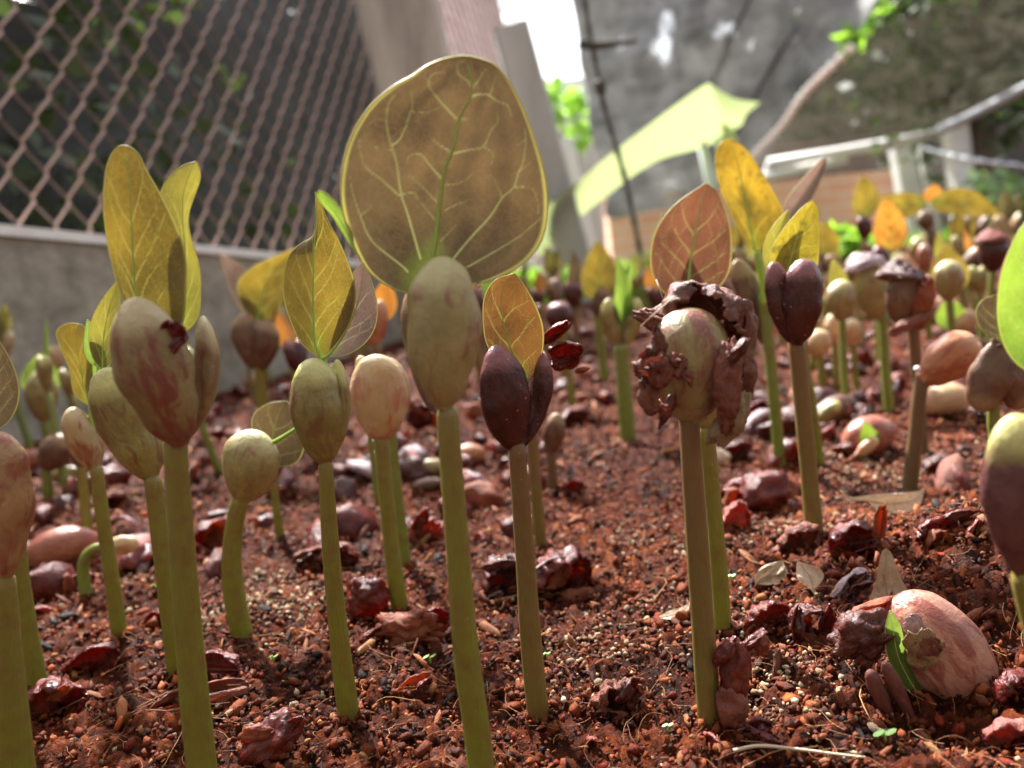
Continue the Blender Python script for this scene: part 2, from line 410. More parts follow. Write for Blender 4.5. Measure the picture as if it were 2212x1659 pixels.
def build_soil():
    xs = axis(-.19, .23, .00095, -1.0, 2.6, 1.05, .04)
    ys = [.092]
    while ys[-1] < 4.3: ys.append(ys[-1] + min(.00058 * (max(ys[-1], .13) / .13) ** 1.45, .05))
    ys = np.concatenate([np.linspace(-1.2, .088, 60), np.array(ys)])
    X, Y = np.meshgrid(xs, ys)
    wx = X + .0016 * vnoise(X / .004, Y / .004, 21); wy = Y + .0016 * vnoise(X / .004, Y / .004, 22)
    far = np.clip(Y / .35, 1.0, 4.0)
    Z = soil_h(X, Y) - .0012; C = None
    for sc, amp, sd in ((.0072, .0032, 1), (.0031, .0026, 2), (.0016, .0015, 3)):
        d1, d2, idv = worley(wx / sc, wy / sc, sd)
        bump_ = np.clip(1 - d1 * d1 * 1.5, 0, 1) * (.35 + .9 * idv)
        Z += amp * (bump_ - .5) * np.where(far > 1.5, 1.4, 1.0)
        if sd == 2: idB = idv
        if sd == 3: idC = idv; crev = np.clip((d2 - d1) * 2.5, 0, 1)
    Z += .0003 * vnoise(X / .0008, Y / .0008, 6)
    lowf = .5 + .5 * vnoise(X / .035, Y / .035, 31) + .25 * vnoise(X / .012, Y / .012, 32)
    k = np.clip(.30 * lowf + .42 * idB + .28 * idC, 0, 1)
    st = np.array([0, .25, .45, .65, .82, .93, 1.0]); cc = np.array([(.007, .003, .002), (.021, .006, .003), (.054, .0115, .0045), (.108, .022, .0065), (.180, .041, .0105), (.28, .084, .023), (.38, .17, .065)])
    col = np.stack([np.interp(k, st, cc[:, q]) for q in range(3)], -1)
    nx, ny = len(xs), len(ys)
    i = np.arange(nx * ny).reshape(ny, nx)
    Fq = np.stack([i[:-1, :-1], i[:-1, 1:], i[1:, 1:], i[1:, :-1]], -1).reshape(-1, 4)
    side = (X * WALL_N.x + Y * WALL_N.y).ravel() > WALL_DIST + .006      # the bed stops at the low wall
    Fq = Fq[~side[Fq].any(axis=1)]
    m, nt, b = mat_new('soil'); o = objvec(nt)
    c = attr(nt, 'col', 'Vector'); n2 = noise(nt, o, 900, 4, .7); n3 = noise(nt, o, 2600, 3, .65)
    c = mix(nt, 1.0, c, ramp(nt, n2, [(.3, (.45, .42, .40)), (.7, (1.4, 1.35, 1.3))]), 'MULTIPLY')
    c = mix(nt, ramp(nt, n3, [(.68, 0.0), (.74, .55)]), c, (.40, .26, .14))
    nt.links.new(c, b.inputs['Base Color'])
    nt.links.new(ramp(nt, noise(nt, o, 160, 3), [(.35, .30), (.60, .85)]), b.inputs['Roughness']); b.inputs['Specular IOR Level'].default_value = .09
    bump(nt, b, math_(nt, 'ADD', n2, math_(nt, 'MULTIPLY', n3, .6)), .9, .0016)
    mobj('soil_bed', np.stack([X.ravel(), Y.ravel(), Z.ravel()], 1), Fq, m, None, True, {'col': col.reshape(-1, 3)}, kind='structure')
    g = simple('yard_ground', (.10, .085, .06), .9, (.17, .15, .11), 3, .3, .02)
    s = 60
    mobj('ground', [(-s, -s, -.06), (s, -s, -.06), (s, s, -.06), (-s, s, -.06)], [(0, 1, 2, 3)], g, kind='structure')
build_soil()

# ---- low concrete wall with its white cap
def concrete_mat(name, c1, c2, sc=9, streak=False):
    m, nt, b = mat_new(name)
    o = objvec(nt)
    n = noise(nt, scaled(nt, o, (1, 1, .15) if streak else (1, 1, 1)), sc, 6, .68); n2 = noise(nt, o, sc * 14, 4, .6)
    c = ramp(nt, n, [(.30, c1), (.70, c2)])
    c = mix(nt, ramp(nt, n2, [(.60, 0.0), (.75, .5)]), c, tuple(x * .45 for x in c1))
    nt.links.new(c, b.inputs['Base Color']); b.inputs['Roughness'].default_value = .85
    bump(nt, b, math_(nt, 'ADD', n, math_(nt, 'MULTIPLY', n2, .4)), .6, .006)
    return m
MT['concrete'] = concrete_mat('concrete', (.15, .13, .095), (.44, .40, .32), 24)
MT['whitewash'] = concrete_mat('whitewash', (.74, .72, .68), (.86, .85, .80), 20)
wt = thing('concrete_wall', wl(.3, 0, 0), 'low grey concrete wall with a white painted cap beneath the rusty mesh fence', 'wall')
def wallbox(s0, s1, o0, o1, za, zb, ns=50):
    V = []; Fc = []
    for s in np.linspace(s0, s1, ns):
        z0 = za(s); z1 = zb(s); V += [wl(s, o0, z0), wl(s, o1, z0), wl(s, o1, z1), wl(s, o0, z1)]
    for i in range(ns - 1):
        for k in range(4):
            Fc.append((i * 4 + k, i * 4 + (k + 1) % 4, i * 4 + 4 + (k + 1) % 4, i * 4 + 4 + k))
    Fc += [(3, 2, 1, 0), tuple((ns - 1) * 4 + k for k in range(4))]
    return V, Fc
v, f = wallbox(-.9, S_END, 0, .09, lambda s: -.1, lambda s: wtop(s) - .011); mobj('wall_body', v, f, MT['concrete'], wt, smooth=False)
v, f = wallbox(-.9, S_END, -.005, .10, lambda s: wtop(s) - .010, wtop); mobj('wall_cap', v, f, MT['whitewash'], wt, smooth=False)

# ---- chain link fence: one zigzag wire per part, shared mesh
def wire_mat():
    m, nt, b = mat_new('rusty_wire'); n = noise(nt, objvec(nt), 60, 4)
    c = mix(nt, attr(nt, 'lit_run'), ramp(nt, n, [(.35, (.075, .045, .035)), (.65, (.12, .07, .055))]), ramp(nt, n, [(.35, (.52, .37, .32)), (.65, (.40, .25, .20))]))
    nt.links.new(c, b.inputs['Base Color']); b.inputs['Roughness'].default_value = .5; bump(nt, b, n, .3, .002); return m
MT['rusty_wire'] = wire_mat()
fence = thing('chain_link_fence', wl(.4, .05, wtop(.4)), 'rusty chain link fence rising from the low concrete wall', 'fence')
DM, DZ, RW = .0215, .056, .0016
ZW = wtop(S_END) - .004                       # the wires start down behind the cap                # half mesh width, vertical period, wire radius
def wire_mesh(flip):
    pts = []; nz = 22
    for k in range(nz * 2 + 1):
        sgn = 1 if (k % 2) ^ flip else -1
        z = k * DZ / 2
        for q in (-.10, .10):                 # rounded bends at the turns; '/' runs in front, '\' behind
            zz = z + q * DZ / 2 * 1.2
            off = .0017 * (1 if ((q > 0) == (sgn < 0)) else -1)
            pts.append((sgn * DM / 2 * .98, off, zz))
    P = np.array([(WALL_D * a - WALL_N * o) + Vector((0, 0, z)) for a, o, z in pts])
    v, f, _ = tube(P, RW, 6)
    # lighting painted in: '/' runs bright as if lit, the others dark as if shaded
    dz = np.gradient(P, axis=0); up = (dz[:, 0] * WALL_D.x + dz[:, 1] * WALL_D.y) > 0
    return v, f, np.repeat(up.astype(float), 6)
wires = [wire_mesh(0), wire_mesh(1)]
w0 = []
for k in range(int((S_END + .34) / DM)):
    s = -.36 + k * DM
    if k < 2:
        o = mobj('wire', wires[k][0] + np.array(wl(s, .05, ZW)), wires[k][1], MT['rusty_wire'], fence, True, {'lit_run': wires[k][2]})
        # origin at the wire's own foot so that copies can be moved along
        me = o.data; off = Vector(wl(s, .05, ZW)) - fence.location
        me.transform(Matrix.Translation(-off)); o.location = off; w0.append(o)
    else:
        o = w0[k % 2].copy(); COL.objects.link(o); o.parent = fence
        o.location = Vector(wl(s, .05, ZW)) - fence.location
P = [wl(s, .05, wtop(s) + .004) for s in np.linspace(-.5, S_END, 12)]
v, f, _ = tube(P, .0018, 6); mobj('tension_wire', v, f, MT['rusty_wire'], fence)

# ---- behind the fence: a dark hedge and a shade net
def leafy(name, centers, radii, n, size, mat, rng, up=.3, parent=None, kind=None, shell_=.55):
    V = np.zeros((n * 4, 3)); k = 0
    for i in range(n):
        j = rng.randrange(len(centers)); c = centers[j]; r = radii[j]
        d = Vector((rng.gauss(0, 1), rng.gauss(0, 1), rng.gauss(0, 1))).normalized() * (shell_ + (1 - shell_) * rng.random())
        p = Vector(c) + Vector((d.x * r[0], d.y * r[1], d.z * r[2]))
        a = Vector((rng.gauss(0, 1), rng.gauss(0, 1), rng.gauss(0, .6) + up)).normalized()
        b = a.cross(Vector((rng.gauss(0, 1), rng.gauss(0, 1), rng.gauss(0, 1)))).normalized()
        s = size * rng.uniform(.6, 1.4)
        V[k] = p - a * s; V[k + 1] = p + b * s * .45; V[k + 2] = p + a * s; V[k + 3] = p - b * s * .45; k += 4
    return mobj(name, V, np.arange(n * 4).reshape(n, 4), mat, parent, smooth=False, kind=kind)
def fol_mat(name, c1, c2, tr, tf=.35, sc=9):
    m, nt, b = mat_new(name)
    n = noise(nt, objvec(nt), sc, 3)
    nt.links.new(ramp(nt, n, [(.35, c1), (.65, c2)]), b.inputs['Base Color'])
    b.inputs['Roughness'].default_value = .45
    out_mix_translucent(nt, b, tf, tr); return m
MT['hedge_leaf'] = fol_mat('hedge_leaf', (.030, .048, .018), (.055, .075, .026), (.07, .11, .02), .3)
MT['grass_leaf'] = fol_mat('grass_leaf', (.16, .30, .035), (.22, .38, .05), (.35, .62, .05), .45)
MT['shrub_leaf'] = fol_mat('shrub_leaf', (.16, .25, .11), (.24, .34, .17), (.25, .40, .12), .35)
def net_mat(name, c1, c2, scl=(6, 6, 40), hole=None, rough=.8, tr=.12):
    """woven shade cloth: streaky weave, sun bleach, real torn holes"""
    m, nt, b = mat_new(name)
    o = objvec(nt)
    n = noise(nt, scaled(nt, o, scl), 1.0, 5, .6); n2 = noise(nt, o, 5, 4, .6)
    c = ramp(nt, n, [(.3, c1), (.7, c2)])
    c = mix(nt, ramp(nt, n2, [(.45, 0.0), (.75, .45)]), c, tuple(min(1, x * 1.8) for x in c2))
    nt.links.new(c, b.inputs['Base Color']); b.inputs['Roughness'].default_value = rough
    bump(nt, b, n, .4, .01)
    t = N(nt, 'ShaderNodeBsdfTranslucent'); nt.links.new(c, t.inputs[0])
    ms = N(nt, 'ShaderNodeMixShader'); ms.inputs[0].default_value = tr
    nt.links.new(b.outputs[0], ms.inputs[1]); nt.links.new(t.outputs[0], ms.inputs[2])
    if hole is not None:
        tp = N(nt, 'ShaderNodeBsdfTransparent')
        nh = noise(nt, o, hole[0], 3, .55)
        ms2 = N(nt, 'ShaderNodeMixShader')
        nt.links.new(ramp(nt, nh, [(hole[1], 0.0), (hole[1] + .10, hole[2])]), ms2.inputs[0])
        nt.links.new(ms.outputs[0], ms2.inputs[1]); nt.links.new(tp.outputs[0], ms2.inputs[2]); ms = ms2
    nt.links.new(ms.outputs[0], nt.nodes['Material Output'].inputs['Surface'])
    return m
def sheet(name, corners, nu, nv, mat, parent=None, wob=.03, seed=1, thick=None, wl_=3.0):
    """a cloth through a grid of corner points (rows of equal length)"""
    rows = [spline(r, nu) for r in corners]
    rows = np.array(rows)
    cols = np.array([spline(rows[:, i], nv) for i in range(nu)]).transpose(1, 0, 2)
    V = cols.reshape(-1, 3).copy()
    for i, p in enumerate(V):
        V[i] += np.array(mnoise.noise_vector(Vector(p) * wl_ + Vector((seed, 0, 0)))) * wob
    idx = np.arange(nu * nv).reshape(nv, nu)
    Fq = np.stack([idx[:-1, :-1], idx[:-1, 1:], idx[1:, 1:], idx[1:, :-1]], -1).reshape(-1, 4)
    return mobj(name, V, Fq, mat, parent)
rng = random.Random(3)
cs = []; rs = []
for k in range(14):
    s = rng.uniform(-.6, .9); cs.append(wl(s, .36 + .1 * rng.random(), rng.uniform(.1, .7) + .12 * s)); rs.append((.22, .12, .22))
hed = leafy('hedge', cs, rs, 1500, .026, MT['hedge_leaf'], rng, kind='stuff')
tag(hed, 'dark green hedge seen through the chain link fence', 'hedge')
MT['net_dark'] = net_mat('net_dark', (.014, .015, .014), (.036, .037, .034), (3, 3, 30), (13, .71, .8), .8, .03)
S_NET = 1.95
sn = sheet('shade_net', [[wl(s, .58, -.05 + q * (.95 + .14 * max(s, 0)) / 3) for s in (-1.6, -.8, 0, .7, 1.3, S_NET)] for q in range(4)], 90, 30, MT['net_dark'], None, .06, 4)
tag(sn, 'dark grey shade net hung behind the hedge and the chain link fence', 'shade net')

# ---- posts of the shelter, from pixels of their outline at the distance they stand
MT['post_concrete'] = concrete_mat('post_concrete', (.26, .23, .19), (.68, .62, .55), 14, True)
MT['post_grey'] = concrete_mat('post_grey', (.30, .29, .27), (.52, .50, .47), 14, True)
MT['post_white'] = concrete_mat('post_white', (.58, .57, .54), (.76, .75, .71), 12, True)
def post(name, a, b, wpx, Y, mat, label, cat='post', depth=None, z0=None, cap=None, group=None, nm='shaft', ext=.0):
    """a four-sided post from picture point a (top) to b, run on down to the ground when z0 is given"""
    A = pl(*a, Y); B = pl(*b, Y)
    A = A + (A - B) * ext
    if z0 is not None:
        t = (A.z - z0) / (A.z - B.z); B = A + (B - A) * t
    w = wpx * mpp(*a, Y); d = depth or w * .8
    ax = (A - B).normalized(); sx = Vector((1, 0, 0)); sx = (sx - ax * sx.dot(ax)).normalized(); sy = ax.cross(sx)
    V = []; n = 14; Fc = []
    for i in range(n):
        c = B.lerp(A, i / (n - 1))
        for q, (x, y) in enumerate(((-1, -.82), (-.86, -1), (.86, -1), (1, -.82), (1, .82), (.86, 1), (-.86, 1), (-1, .82))):
            jx = mnoise.noise(Vector((i * .7, q * 3.1, Y * 9))) * .05
            V.append(c + sx * (x * w / 2 * (1 + jx)) + sy * (y * d / 2))
    for i in range(n - 1):
        for k in range(8): Fc.append((i * 8 + k, i * 8 + (k + 1) % 8, i * 8 + 8 + (k + 1) % 8, i * 8 + 8 + k))
    Fc += [tuple(range(8))[::-1], tuple((n - 1) * 8 + k for k in range(8))]
    o = mobj(name, V, Fc, mat, None, smooth=False)
    return tag(o, label, cat, group)
post('concrete_post', (850, -40), (938, 330), 172, 1.50, MT['post_concrete'], 'broad weathered concrete post standing in the chain link fence', z0=-.06, depth=.12, ext=.2)
post('timber_post', (1102, 62), (1180, 350), 78, 2.10, MT['post_grey'], 'grey square post with a flat top beside the bright gap of sky', z0=-.06, depth=.09)
post('pole', (1178, 240), (1235, 520), 36, 2.62, MT['post_grey'], 'slim grey pole standing behind the grey square post', 'pole', z0=-.06)
post('pole', (1222, 300), (1268, 520), 30, 2.95, MT['post_white'], 'slim whitish pole next to the leafy gap of sky', 'pole', z0=-.06)
MT['sheet_pink'] = net_mat('sheet_pink', (.17, .125, .12), (.24, .18, .175), (60, 60, 2), None, .5, .45)
ps = sheet('plastic_sheet', [[pl(900, -60, 4.1), pl(1010, -60, 4.15), pl(1060, -60, 4.1)], [pl(925, 60, 4.1), pl(1035, 60, 4.15), pl(1085, 60, 4.1)], [pl(1000, 380, 4.1), pl(1100, 380, 4.15), pl(1140, 380, 4.1)]], 12, 20, MT['sheet_pink'], None, .02, 2)
tag(ps, 'pinkish translucent plastic strip seen behind the two grey posts', 'plastic sheet')

# ---- large grey shade net, torn, with sky in the tears
MT['net_grey'] = net_mat("net_grey", (.062, .061, .060), (.20, .198, .196), (1.2, 3, 9), (3.4, .60, .45), .8, .18)
YN = 3.3
rowsN = [[pl(1225, -150, 5.2), pl(1500, -150, 4.4), pl(1760, -150, 3.8), pl(2010, -150, 3.1)],
         [pl(1250, 130, 5.3), pl(1450, 130, 4.7), pl(1640, 125, 4.2), pl(1838, 105, 3.6)],
         [pl(1290, 300, 5.4), pl(1420, 300, 5.0), pl(1560, 290, 4.6), pl(1712, 225, 4.1)],
         [pl(1310, 462, 5.5), pl(1420, 445, 5.2), pl(1520, 425, 4.9), pl(1625, 360, 4.7)]]
sg = sheet('shade_net', rowsN, 70, 60, MT['net_grey'], None, .11, 7, wl_=2.6)
tag(sg, 'large torn grey shade net sloping above the brick wall', 'shade net')
# its seams and folds, sewn into the cloth
MT['seam'] = simple('seam', (.05, .05, .05), .85, (.09, .088, .085), 20)
for A_, B_, Y0, Y1 in (((1790, -60), (1560, 330), 3.75, 4.65), ((1640, -60), (1480, 300), 4.0, 4.9)):
    v, f, _ = tube(spline([pl(A_[0] + (B_[0] - A_[0]) * q, A_[1] + (B_[1] - A_[1]) * q + 8 * math.sin(q * 9), Y0 + (Y1 - Y0) * q - .05) for q in np.linspace(0, 1, 9)], 30), .012, 6)
    mobj('seam', v, f, MT['seam'], sg)
# lacing rope along its border
pts = spline([pl(1842, 100, 3.55), pl(1790, 150, 3.7), pl(1735, 205, 3.95), pl(1690, 270, 4.2), pl(1612, 352, 4.6)], 90)
v, f, _ = tube(pts, .015 + .008 * np.sin(np.arange(90) * 1.25) + .003 * np.sin(np.arange(90) * 3.7), 8)
MT['rope'] = simple('rope', (.92, .87, .82), .8, (.88, .70, .60), 5, .3, .004)
tag(mobj('rope', v, f, MT['rope']), 'knotted pale rope lacing the border of the grey shade net', 'rope')
# second net, over a leafy bank
MT['net_brown'] = net_mat('net_brown', (.045, .050, .033), (.135, .13, .10), (2.0, 1.5, 14), (13, .44, .6), .8, .12)
rowsB = [[pl(1850, 90, 3.8), pl(2000, 20, 3.5), pl(2150, -60, 3.2), pl(2400, -160, 2.9)],
         [pl(1745, 205, 4.1), pl(1900, 180, 3.9), pl(2080, 120, 3.6), pl(2400, 20, 3.3)],
         [pl(1660, 315, 4.6), pl(1830, 300, 4.3), pl(2040, 262, 3.95), pl(2400, 110, 3.6)]]
nb_ = sheet('shade_net', rowsB, 60, 34, MT['net_brown'], None, .05, 12, wl_=2.2)
tag(nb_, 'thin brownish shade net draped over the dark foliage', 'shade net')
rng = random.Random(8)
cs = [pl(px, py, Y) for px, py, Y in ((1960, 120, 4.6), (2100, 60, 4.5), (2220, 160, 4.4), (2330, 60, 4.3), (1900, 30, 4.9), (2060, -90, 4.8), (2250, -90, 4.6), (2420, 200, 4.4), (2050, 230, 4.8))]
MT['net_green'] = net_mat('net_green', (.020, .026, .015), (.05, .058, .036), (2, 2, 12), (7, .74, .7), .8, .05)
ng = sheet('shade_net', [[pl(px, py, 6.6) for px in (1640, 1950, 2300, 2700)] for py in (-420, -150, 80, 330)], 40, 24, MT['net_green'], None, .08, 17)
tag(ng, 'dark green shade net hung behind the tree', 'shade net')
tr_ = thing('tree', (cs[1].x, cs[1].y, -.06), 'dark leafy tree standing behind the brownish shade net', 'tree')
leafy('crown', cs, [(.55, .35, .42)] * len(cs), 2600, .055, MT['hedge_leaf'], rng, .2, tr_)
leafy('young_leaf_cluster', [pl(1895, 15, 4.2), pl(1868, 60, 4.2), pl(1838, 92, 3.6)], [(.09, .05, .10), (.05, .05, .08), (.05, .04, .06)], 60, .045, MT['grass_leaf'], rng, .2, tr_, 'stuff')
MT['bark'] = concrete_mat('bark', (.06, .045, .03), (.12, .09, .065), 12, True)
v, f, _ = tube(spline([(cs[1].x, cs[1].y, -.06), (cs[1].x + .05, cs[1].y, .8), (cs[1].x - .03, cs[1].y, 1.7)], 12), np.linspace(.09, .04, 12), 8)
mobj('trunk', v, f, MT['bark'], tr_)
# pipe along the lower border of the net
v, f, _ = tube(spline([pl(2032, 280, 3.7), pl(2120, 240, 3.45), pl(2300, 145, 3.1)], 20), .022, 10)
MT['pipe'] = simple('pipe', (.22, .23, .25), .4, (.28, .29, .31), 8)
tag(mobj('pipe', v, f, MT['pipe']), 'grey pipe holding the lower border of the brownish net', 'pipe')

# ---- house with brick wall, white rails and columns
def brick_mat():
    m, nt, b = mat_new('brick')
    o = objvec(nt)
    br = N(nt, 'ShaderNodeTexBrick'); mp = N(nt, 'ShaderNodeMapping'); nt.links.new(mp.outputs[0], br.inputs['Vector'])
    nt.links.new(o, mp.inputs[0]); mp.inputs['Rotation'].default_value = (R(90), 0, 0)
    br.inputs['Scale'].default_value = 1; br.inputs['Brick Width'].default_value = .24; br.inputs['Row Height'].default_value = .085
    br.inputs['Mortar Size'].default_value = .010
    br.inputs['Color1'].default_value = (.74, .32, .18, 1); br.inputs['Color2'].default_value = (.80, .42, .26, 1); br.inputs['Mortar'].default_value = (.72, .55, .44, 1)
    n = noise(nt, o, 3, 4)
    nt.links.new(mix(nt, math_(nt, 'MULTIPLY', n, .5), br.outputs[0], (.72, .48, .36)), b.inputs['Base Color'])
    b.inputs['Roughness'].default_value = .85; bump(nt, b, br.outputs['Fac'], -.4, .006)
    return m
YH = 5.6
hA = pl(1300, 436, YH); hB = pl(1955, 335, YH)
house = thing('house', (hA.x, YH, -.06), 'orange brick house wall with a pale ledge under the grey net', 'house')
zt = max(hA.z, hB.z)
def hbox(px0, px1, ztop0, y0=YH, d=.25, zb=-.1, mat=None, nm='brick_wall'):
    x0 = pl(px0, 500, y0).x; x1 = pl(px1, 500, y0).x
    v, f = box(x0, x1, y0, y0 + d, zb, ztop0); return mobj(nm, v, f, mat, house, smooth=False)
MT['brick'] = brick_mat()
ztop = pl(1480, 412, YH).z
hbox(1318, 1965, ztop, mat=MT['brick'])
MT['white_paint'] = simple('white_paint', (.66, .65, .62), .6, (.76, .75, .72), 5)
hbox(1310, 1640, ztop + .05, y0=YH - .03, d=.3, zb=ztop + .003, mat=MT['white_paint'], nm='ledge')
MT['dark_wall'] = simple('dark_wall', (.075, .055, .045), .8, (.11, .085, .07), 3)
hbox(1968, 2500, pl(2100, 250, YH + .6).z, y0=YH + .6, d=.2, mat=MT['dark_wall'], nm='inner_wall')
MT['render_wall'] = concrete_mat('render_wall', (.20, .155, .12), (.34, .28, .23), 3)
hbox(1560, 2060, pl(1850, 240, YH + .3).z, y0=YH + .3, d=.2, mat=MT['render_wall'], nm='upper_wall')
hbox(1150, 1322, pl(1240, 236, YH + 1.6).z, y0=YH + 1.6, d=.2, mat=MT['post_grey'], nm='side_wall')
hbox(1225, 1300, pl(1240, 170, YH + 1.9).z, y0=YH + 1.9, d=.2, mat=MT['post_white'], nm='gable_wall')
rails = thing('railing', (pl(1660, 360, 5.1).x, 5.1, -.06), 'white double rail running above the orange brick wall', 'railing')
v, f, _ = tube([pl(1655, 382, 5.2), pl(1662, 352, 5.2), pl(1800, 330, 5.0), pl(1940, 306, 4.8), pl(2035, 288, 4.7)], .030, 8); mobj('top_rail', v, f, MT['white_paint'], rails)
v, f, _ = tube([pl(1640, 384, 5.2), pl(1760, 358, 5.1), pl(1830, 342, 5.0)], .026, 8); mobj('lower_rail', v, f, MT['white_paint'], rails)
post('column', (1945, 318), (1965, 430), 42, 5.2, MT['post_white'], 'white column at the end of the brick wall', 'column', z0=-.06, group=None)
post('column', (2062, 270), (2080, 430), 46, 4.5, MT['post_white'], 'cream white column rising above the yellow leaves', 'column', z0=-.06)
post('pole', (1990, 312), (2000, 370), 16, 5.0, MT['post_white'], 'thin white pole between the two columns', 'pole', z0=-.06)
v, f, _ = tube(spline([pl(1985, 318, 4.3), pl(2100, 345, 4.0), pl(2230, 362, 3.8)], 26), .012 + .005 * np.sin(np.arange(26) * 2.1), 6)
tag(mobj('wire', v, f, simple('shiny_wire', (.55, .56, .60), .25, metallic=.8)), 'thin glinting wire tied to the cream white column', 'wire')
# ---- dark cloth added behind the camera, unseen, to cut sky fill on the bed
MT['net_blocker'] = net_mat('net_blocker', (.050, .046, .036), (.085, .078, .060), (3, 3, 30), None)
bk = sheet('shade_net', [[(x, -1.0 - .18 * q, -.05 + 1.1 * q) for x in (-2.6, -1, .6, 2.2, 3.8)] for q in range(4)], 40, 24, MT['net_blocker'], None, .05, 21)
tag(bk, 'added dark brownish net behind the camera, blocking sky fill on the bed', 'shade net')
# ---- pale green plastic tent on two thin legs
def tent_mat():
    m, nt, b = mat_new('tent_plastic')
    o = objvec(nt); n = noise(nt, scaled(nt, o, (3, 3, 9)), 1.6, 4)
    c = ramp(nt, n, [(.3, (.40, .50, .25)), (.7, (.48, .55, .33))])
    nt.links.new(c, b.inputs['Base Color']); b.inputs['Roughness'].default_value = .35
    out_mix_translucent(nt, b, .55, (.27, .325, .14)); return m
MT['tent'] = tent_mat()
YT = 2.5
tent = thing('plastic_tent', (pl(1500, 540, YT).x, YT, 0), 'pale green translucent plastic tent sheet sloping down beside the grey net', 'tent')
sheet('roof_sheet', [[pl(1158, 552, 2.05), pl(1235, 480, 2.2), pl(1300, 430, 2.3), pl(1420, 345, 2.45), pl(1520, 315, 2.6), pl(1572, 288, 2.65)],
                     [pl(1160, 505, 1.95), pl(1215, 445, 2.1), pl(1300, 382, 2.2), pl(1420, 295, 2.35), pl(1500, 258, 2.45), pl(1562, 245, 2.5)],
                     [pl(1172, 455, 1.85), pl(1225, 408, 2.0), pl(1310, 342, 2.1), pl(1420, 258, 2.25), pl(1490, 208, 2.3), pl(1532, 180, 2.35)]], 40, 16, MT['tent'], tent, .012, 3)
sheet('end_flap', [[pl(1532, 180, 2.35), pl(1585, 212, 2.3), pl(1643, 222, 2.25)], [pl(1562, 245, 2.5), pl(1590, 246, 2.5), pl(1612, 243, 2.5)], [pl(1572, 288, 2.65), pl(1590, 275, 2.65), pl(1602, 268, 2.65)]], 12, 10, MT['tent'], tent, .008, 5)
sheet('end_flap', [[pl(1556, 262, 2.55), pl(1582, 280, 2.55)], [pl(1560, 300, 2.55), pl(1592, 305, 2.55)], [pl(1562, 345, 2.55), pl(1594, 340, 2.55)]], 8, 10, MT['tent'], tent, .008, 6)
MT['tent_leg'] = simple('tent_leg', (.45, .52, .47), .5, (.52, .58, .53), 4)
for px in (1512, 1552):
    A = pl(px, 296, 2.6); B = Vector((A.x + .07, A.y, .0))
    v, f, _ = tube([A, A.lerp(B, .5), B], .014, 8); mobj('leg', v, f, MT['tent_leg'], tent)
# ---- dark cord hanging in front of the net, with a short cross stick
MT['cord'] = simple('cord', (.05, .048, .04), .8, (.09, .08, .065), 30)
crd = thing('hanging_cord', pl(1385, 555, 1.8), 'dark knotted cord hanging in front of the grey net and the pale tent', 'cord')
v, f, _ = tube(spline([pl(1255, -60, 1.8), pl(1268, 40, 1.8), pl(1285, 130, 1.8), pl(1305, 230, 1.8), pl(1335, 330, 1.8), pl(1358, 420, 1.8), pl(1385, 555, 1.8)], 40), .006 + .0015 * np.sin(np.arange(40) * 1.9), 7); mobj('strand', v, f, MT['cord'], crd)
v, f, _ = tube(spline([pl(1250, 92, 1.8), pl(1290, 98, 1.8), pl(1375, 88, 1.82)], 12), np.linspace(.012, .005, 12), 7); mobj('cross_stick', v, f, MT['cord'], crd)
v, f, _ = tube(spline([pl(1294, 172, 1.79), pl(1300, 205, 1.79)], 6), [.009, .015, .015, .013, .012, .008], 7); mobj('knot', v, f, MT['cord'], crd)
# ---- far end of the bed: pale kerb, grass, bright shrubs
v, f = box(pl(1090, 580, 4.32).x, pl(1330, 580, 4.32).x, 4.32, 4.42, -.06, .07)
tag(mobj('kerb', v, f, MT['post_white'], None, smooth=False), 'pale low kerb at the far end of the seed bed', 'kerb')
rng = random.Random(5)
def bush(pxs, Y, rx, n, size, mat, label, nm='shrub', cat='shrub'):
    cs = [pl(a, b, Y) for a, b in pxs]
    t = thing(nm, (cs[0].x, Y, 0), label, cat)
    leafy('foliage', cs, [rx] * len(cs), n, size, mat, rng, .5, t)
    v, f, _ = tube([(cs[0].x, Y, -.06), (cs[0].x, Y, cs[0].z)], [.008, .004], 6); mobj('stem', v, f, MT['bark'], t)
bush([(1140, 610), (1200, 612), (1170, 628), (1225, 618)], 1.7, (.05, .05, .036), 360, .016, MT['grass_leaf'], 'bright green weed clump right before the pale kerb', 'weed', 'weed')
bush([(1385, 605), (1415, 595), (1400, 625)], 1.7, (.042, .05, .05), 280, .016, MT['grass_leaf'], 'bright green weed clump below the hanging cord', 'weed', 'weed')
bush([(1815, 528), (1865, 548), (1840, 575), (1880, 570)], 1.5, (.042, .04, .036), 320, .018, MT['grass_leaf'], 'bright lime weed clump under the orange leaves', 'weed', 'weed')
bush([(1605, 548), (1622, 575)], 1.6, (.032, .03, .042), 160, .015, MT['grass_leaf'], 'small bright weed clump between the yellow and the brown leaf', 'weed', 'weed')
bush([(2150, 420), (2210, 450), (2280, 430), (2180, 475)], 3.4, (.16, .12, .11), 420, .035, MT['shrub_leaf'], 'pale green feathery shrub beside the cream white column')
bush([(1190, 195), (1195, 255)], 6.2, (.10, .08, .10), 70, .06, MT['grass_leaf'], 'sunlit yellow green sprig in the gap of sky', 'climber', 'climber')
bush([(1240, 225), (1250, 290)], 6.4, (.10, .08, .14), 90, .06, MT['grass_leaf'], 'sunlit green leaves between the slim whitish pole and the net', 'climber', 'climber')
MT['grass'] = MT['grass_leaf']
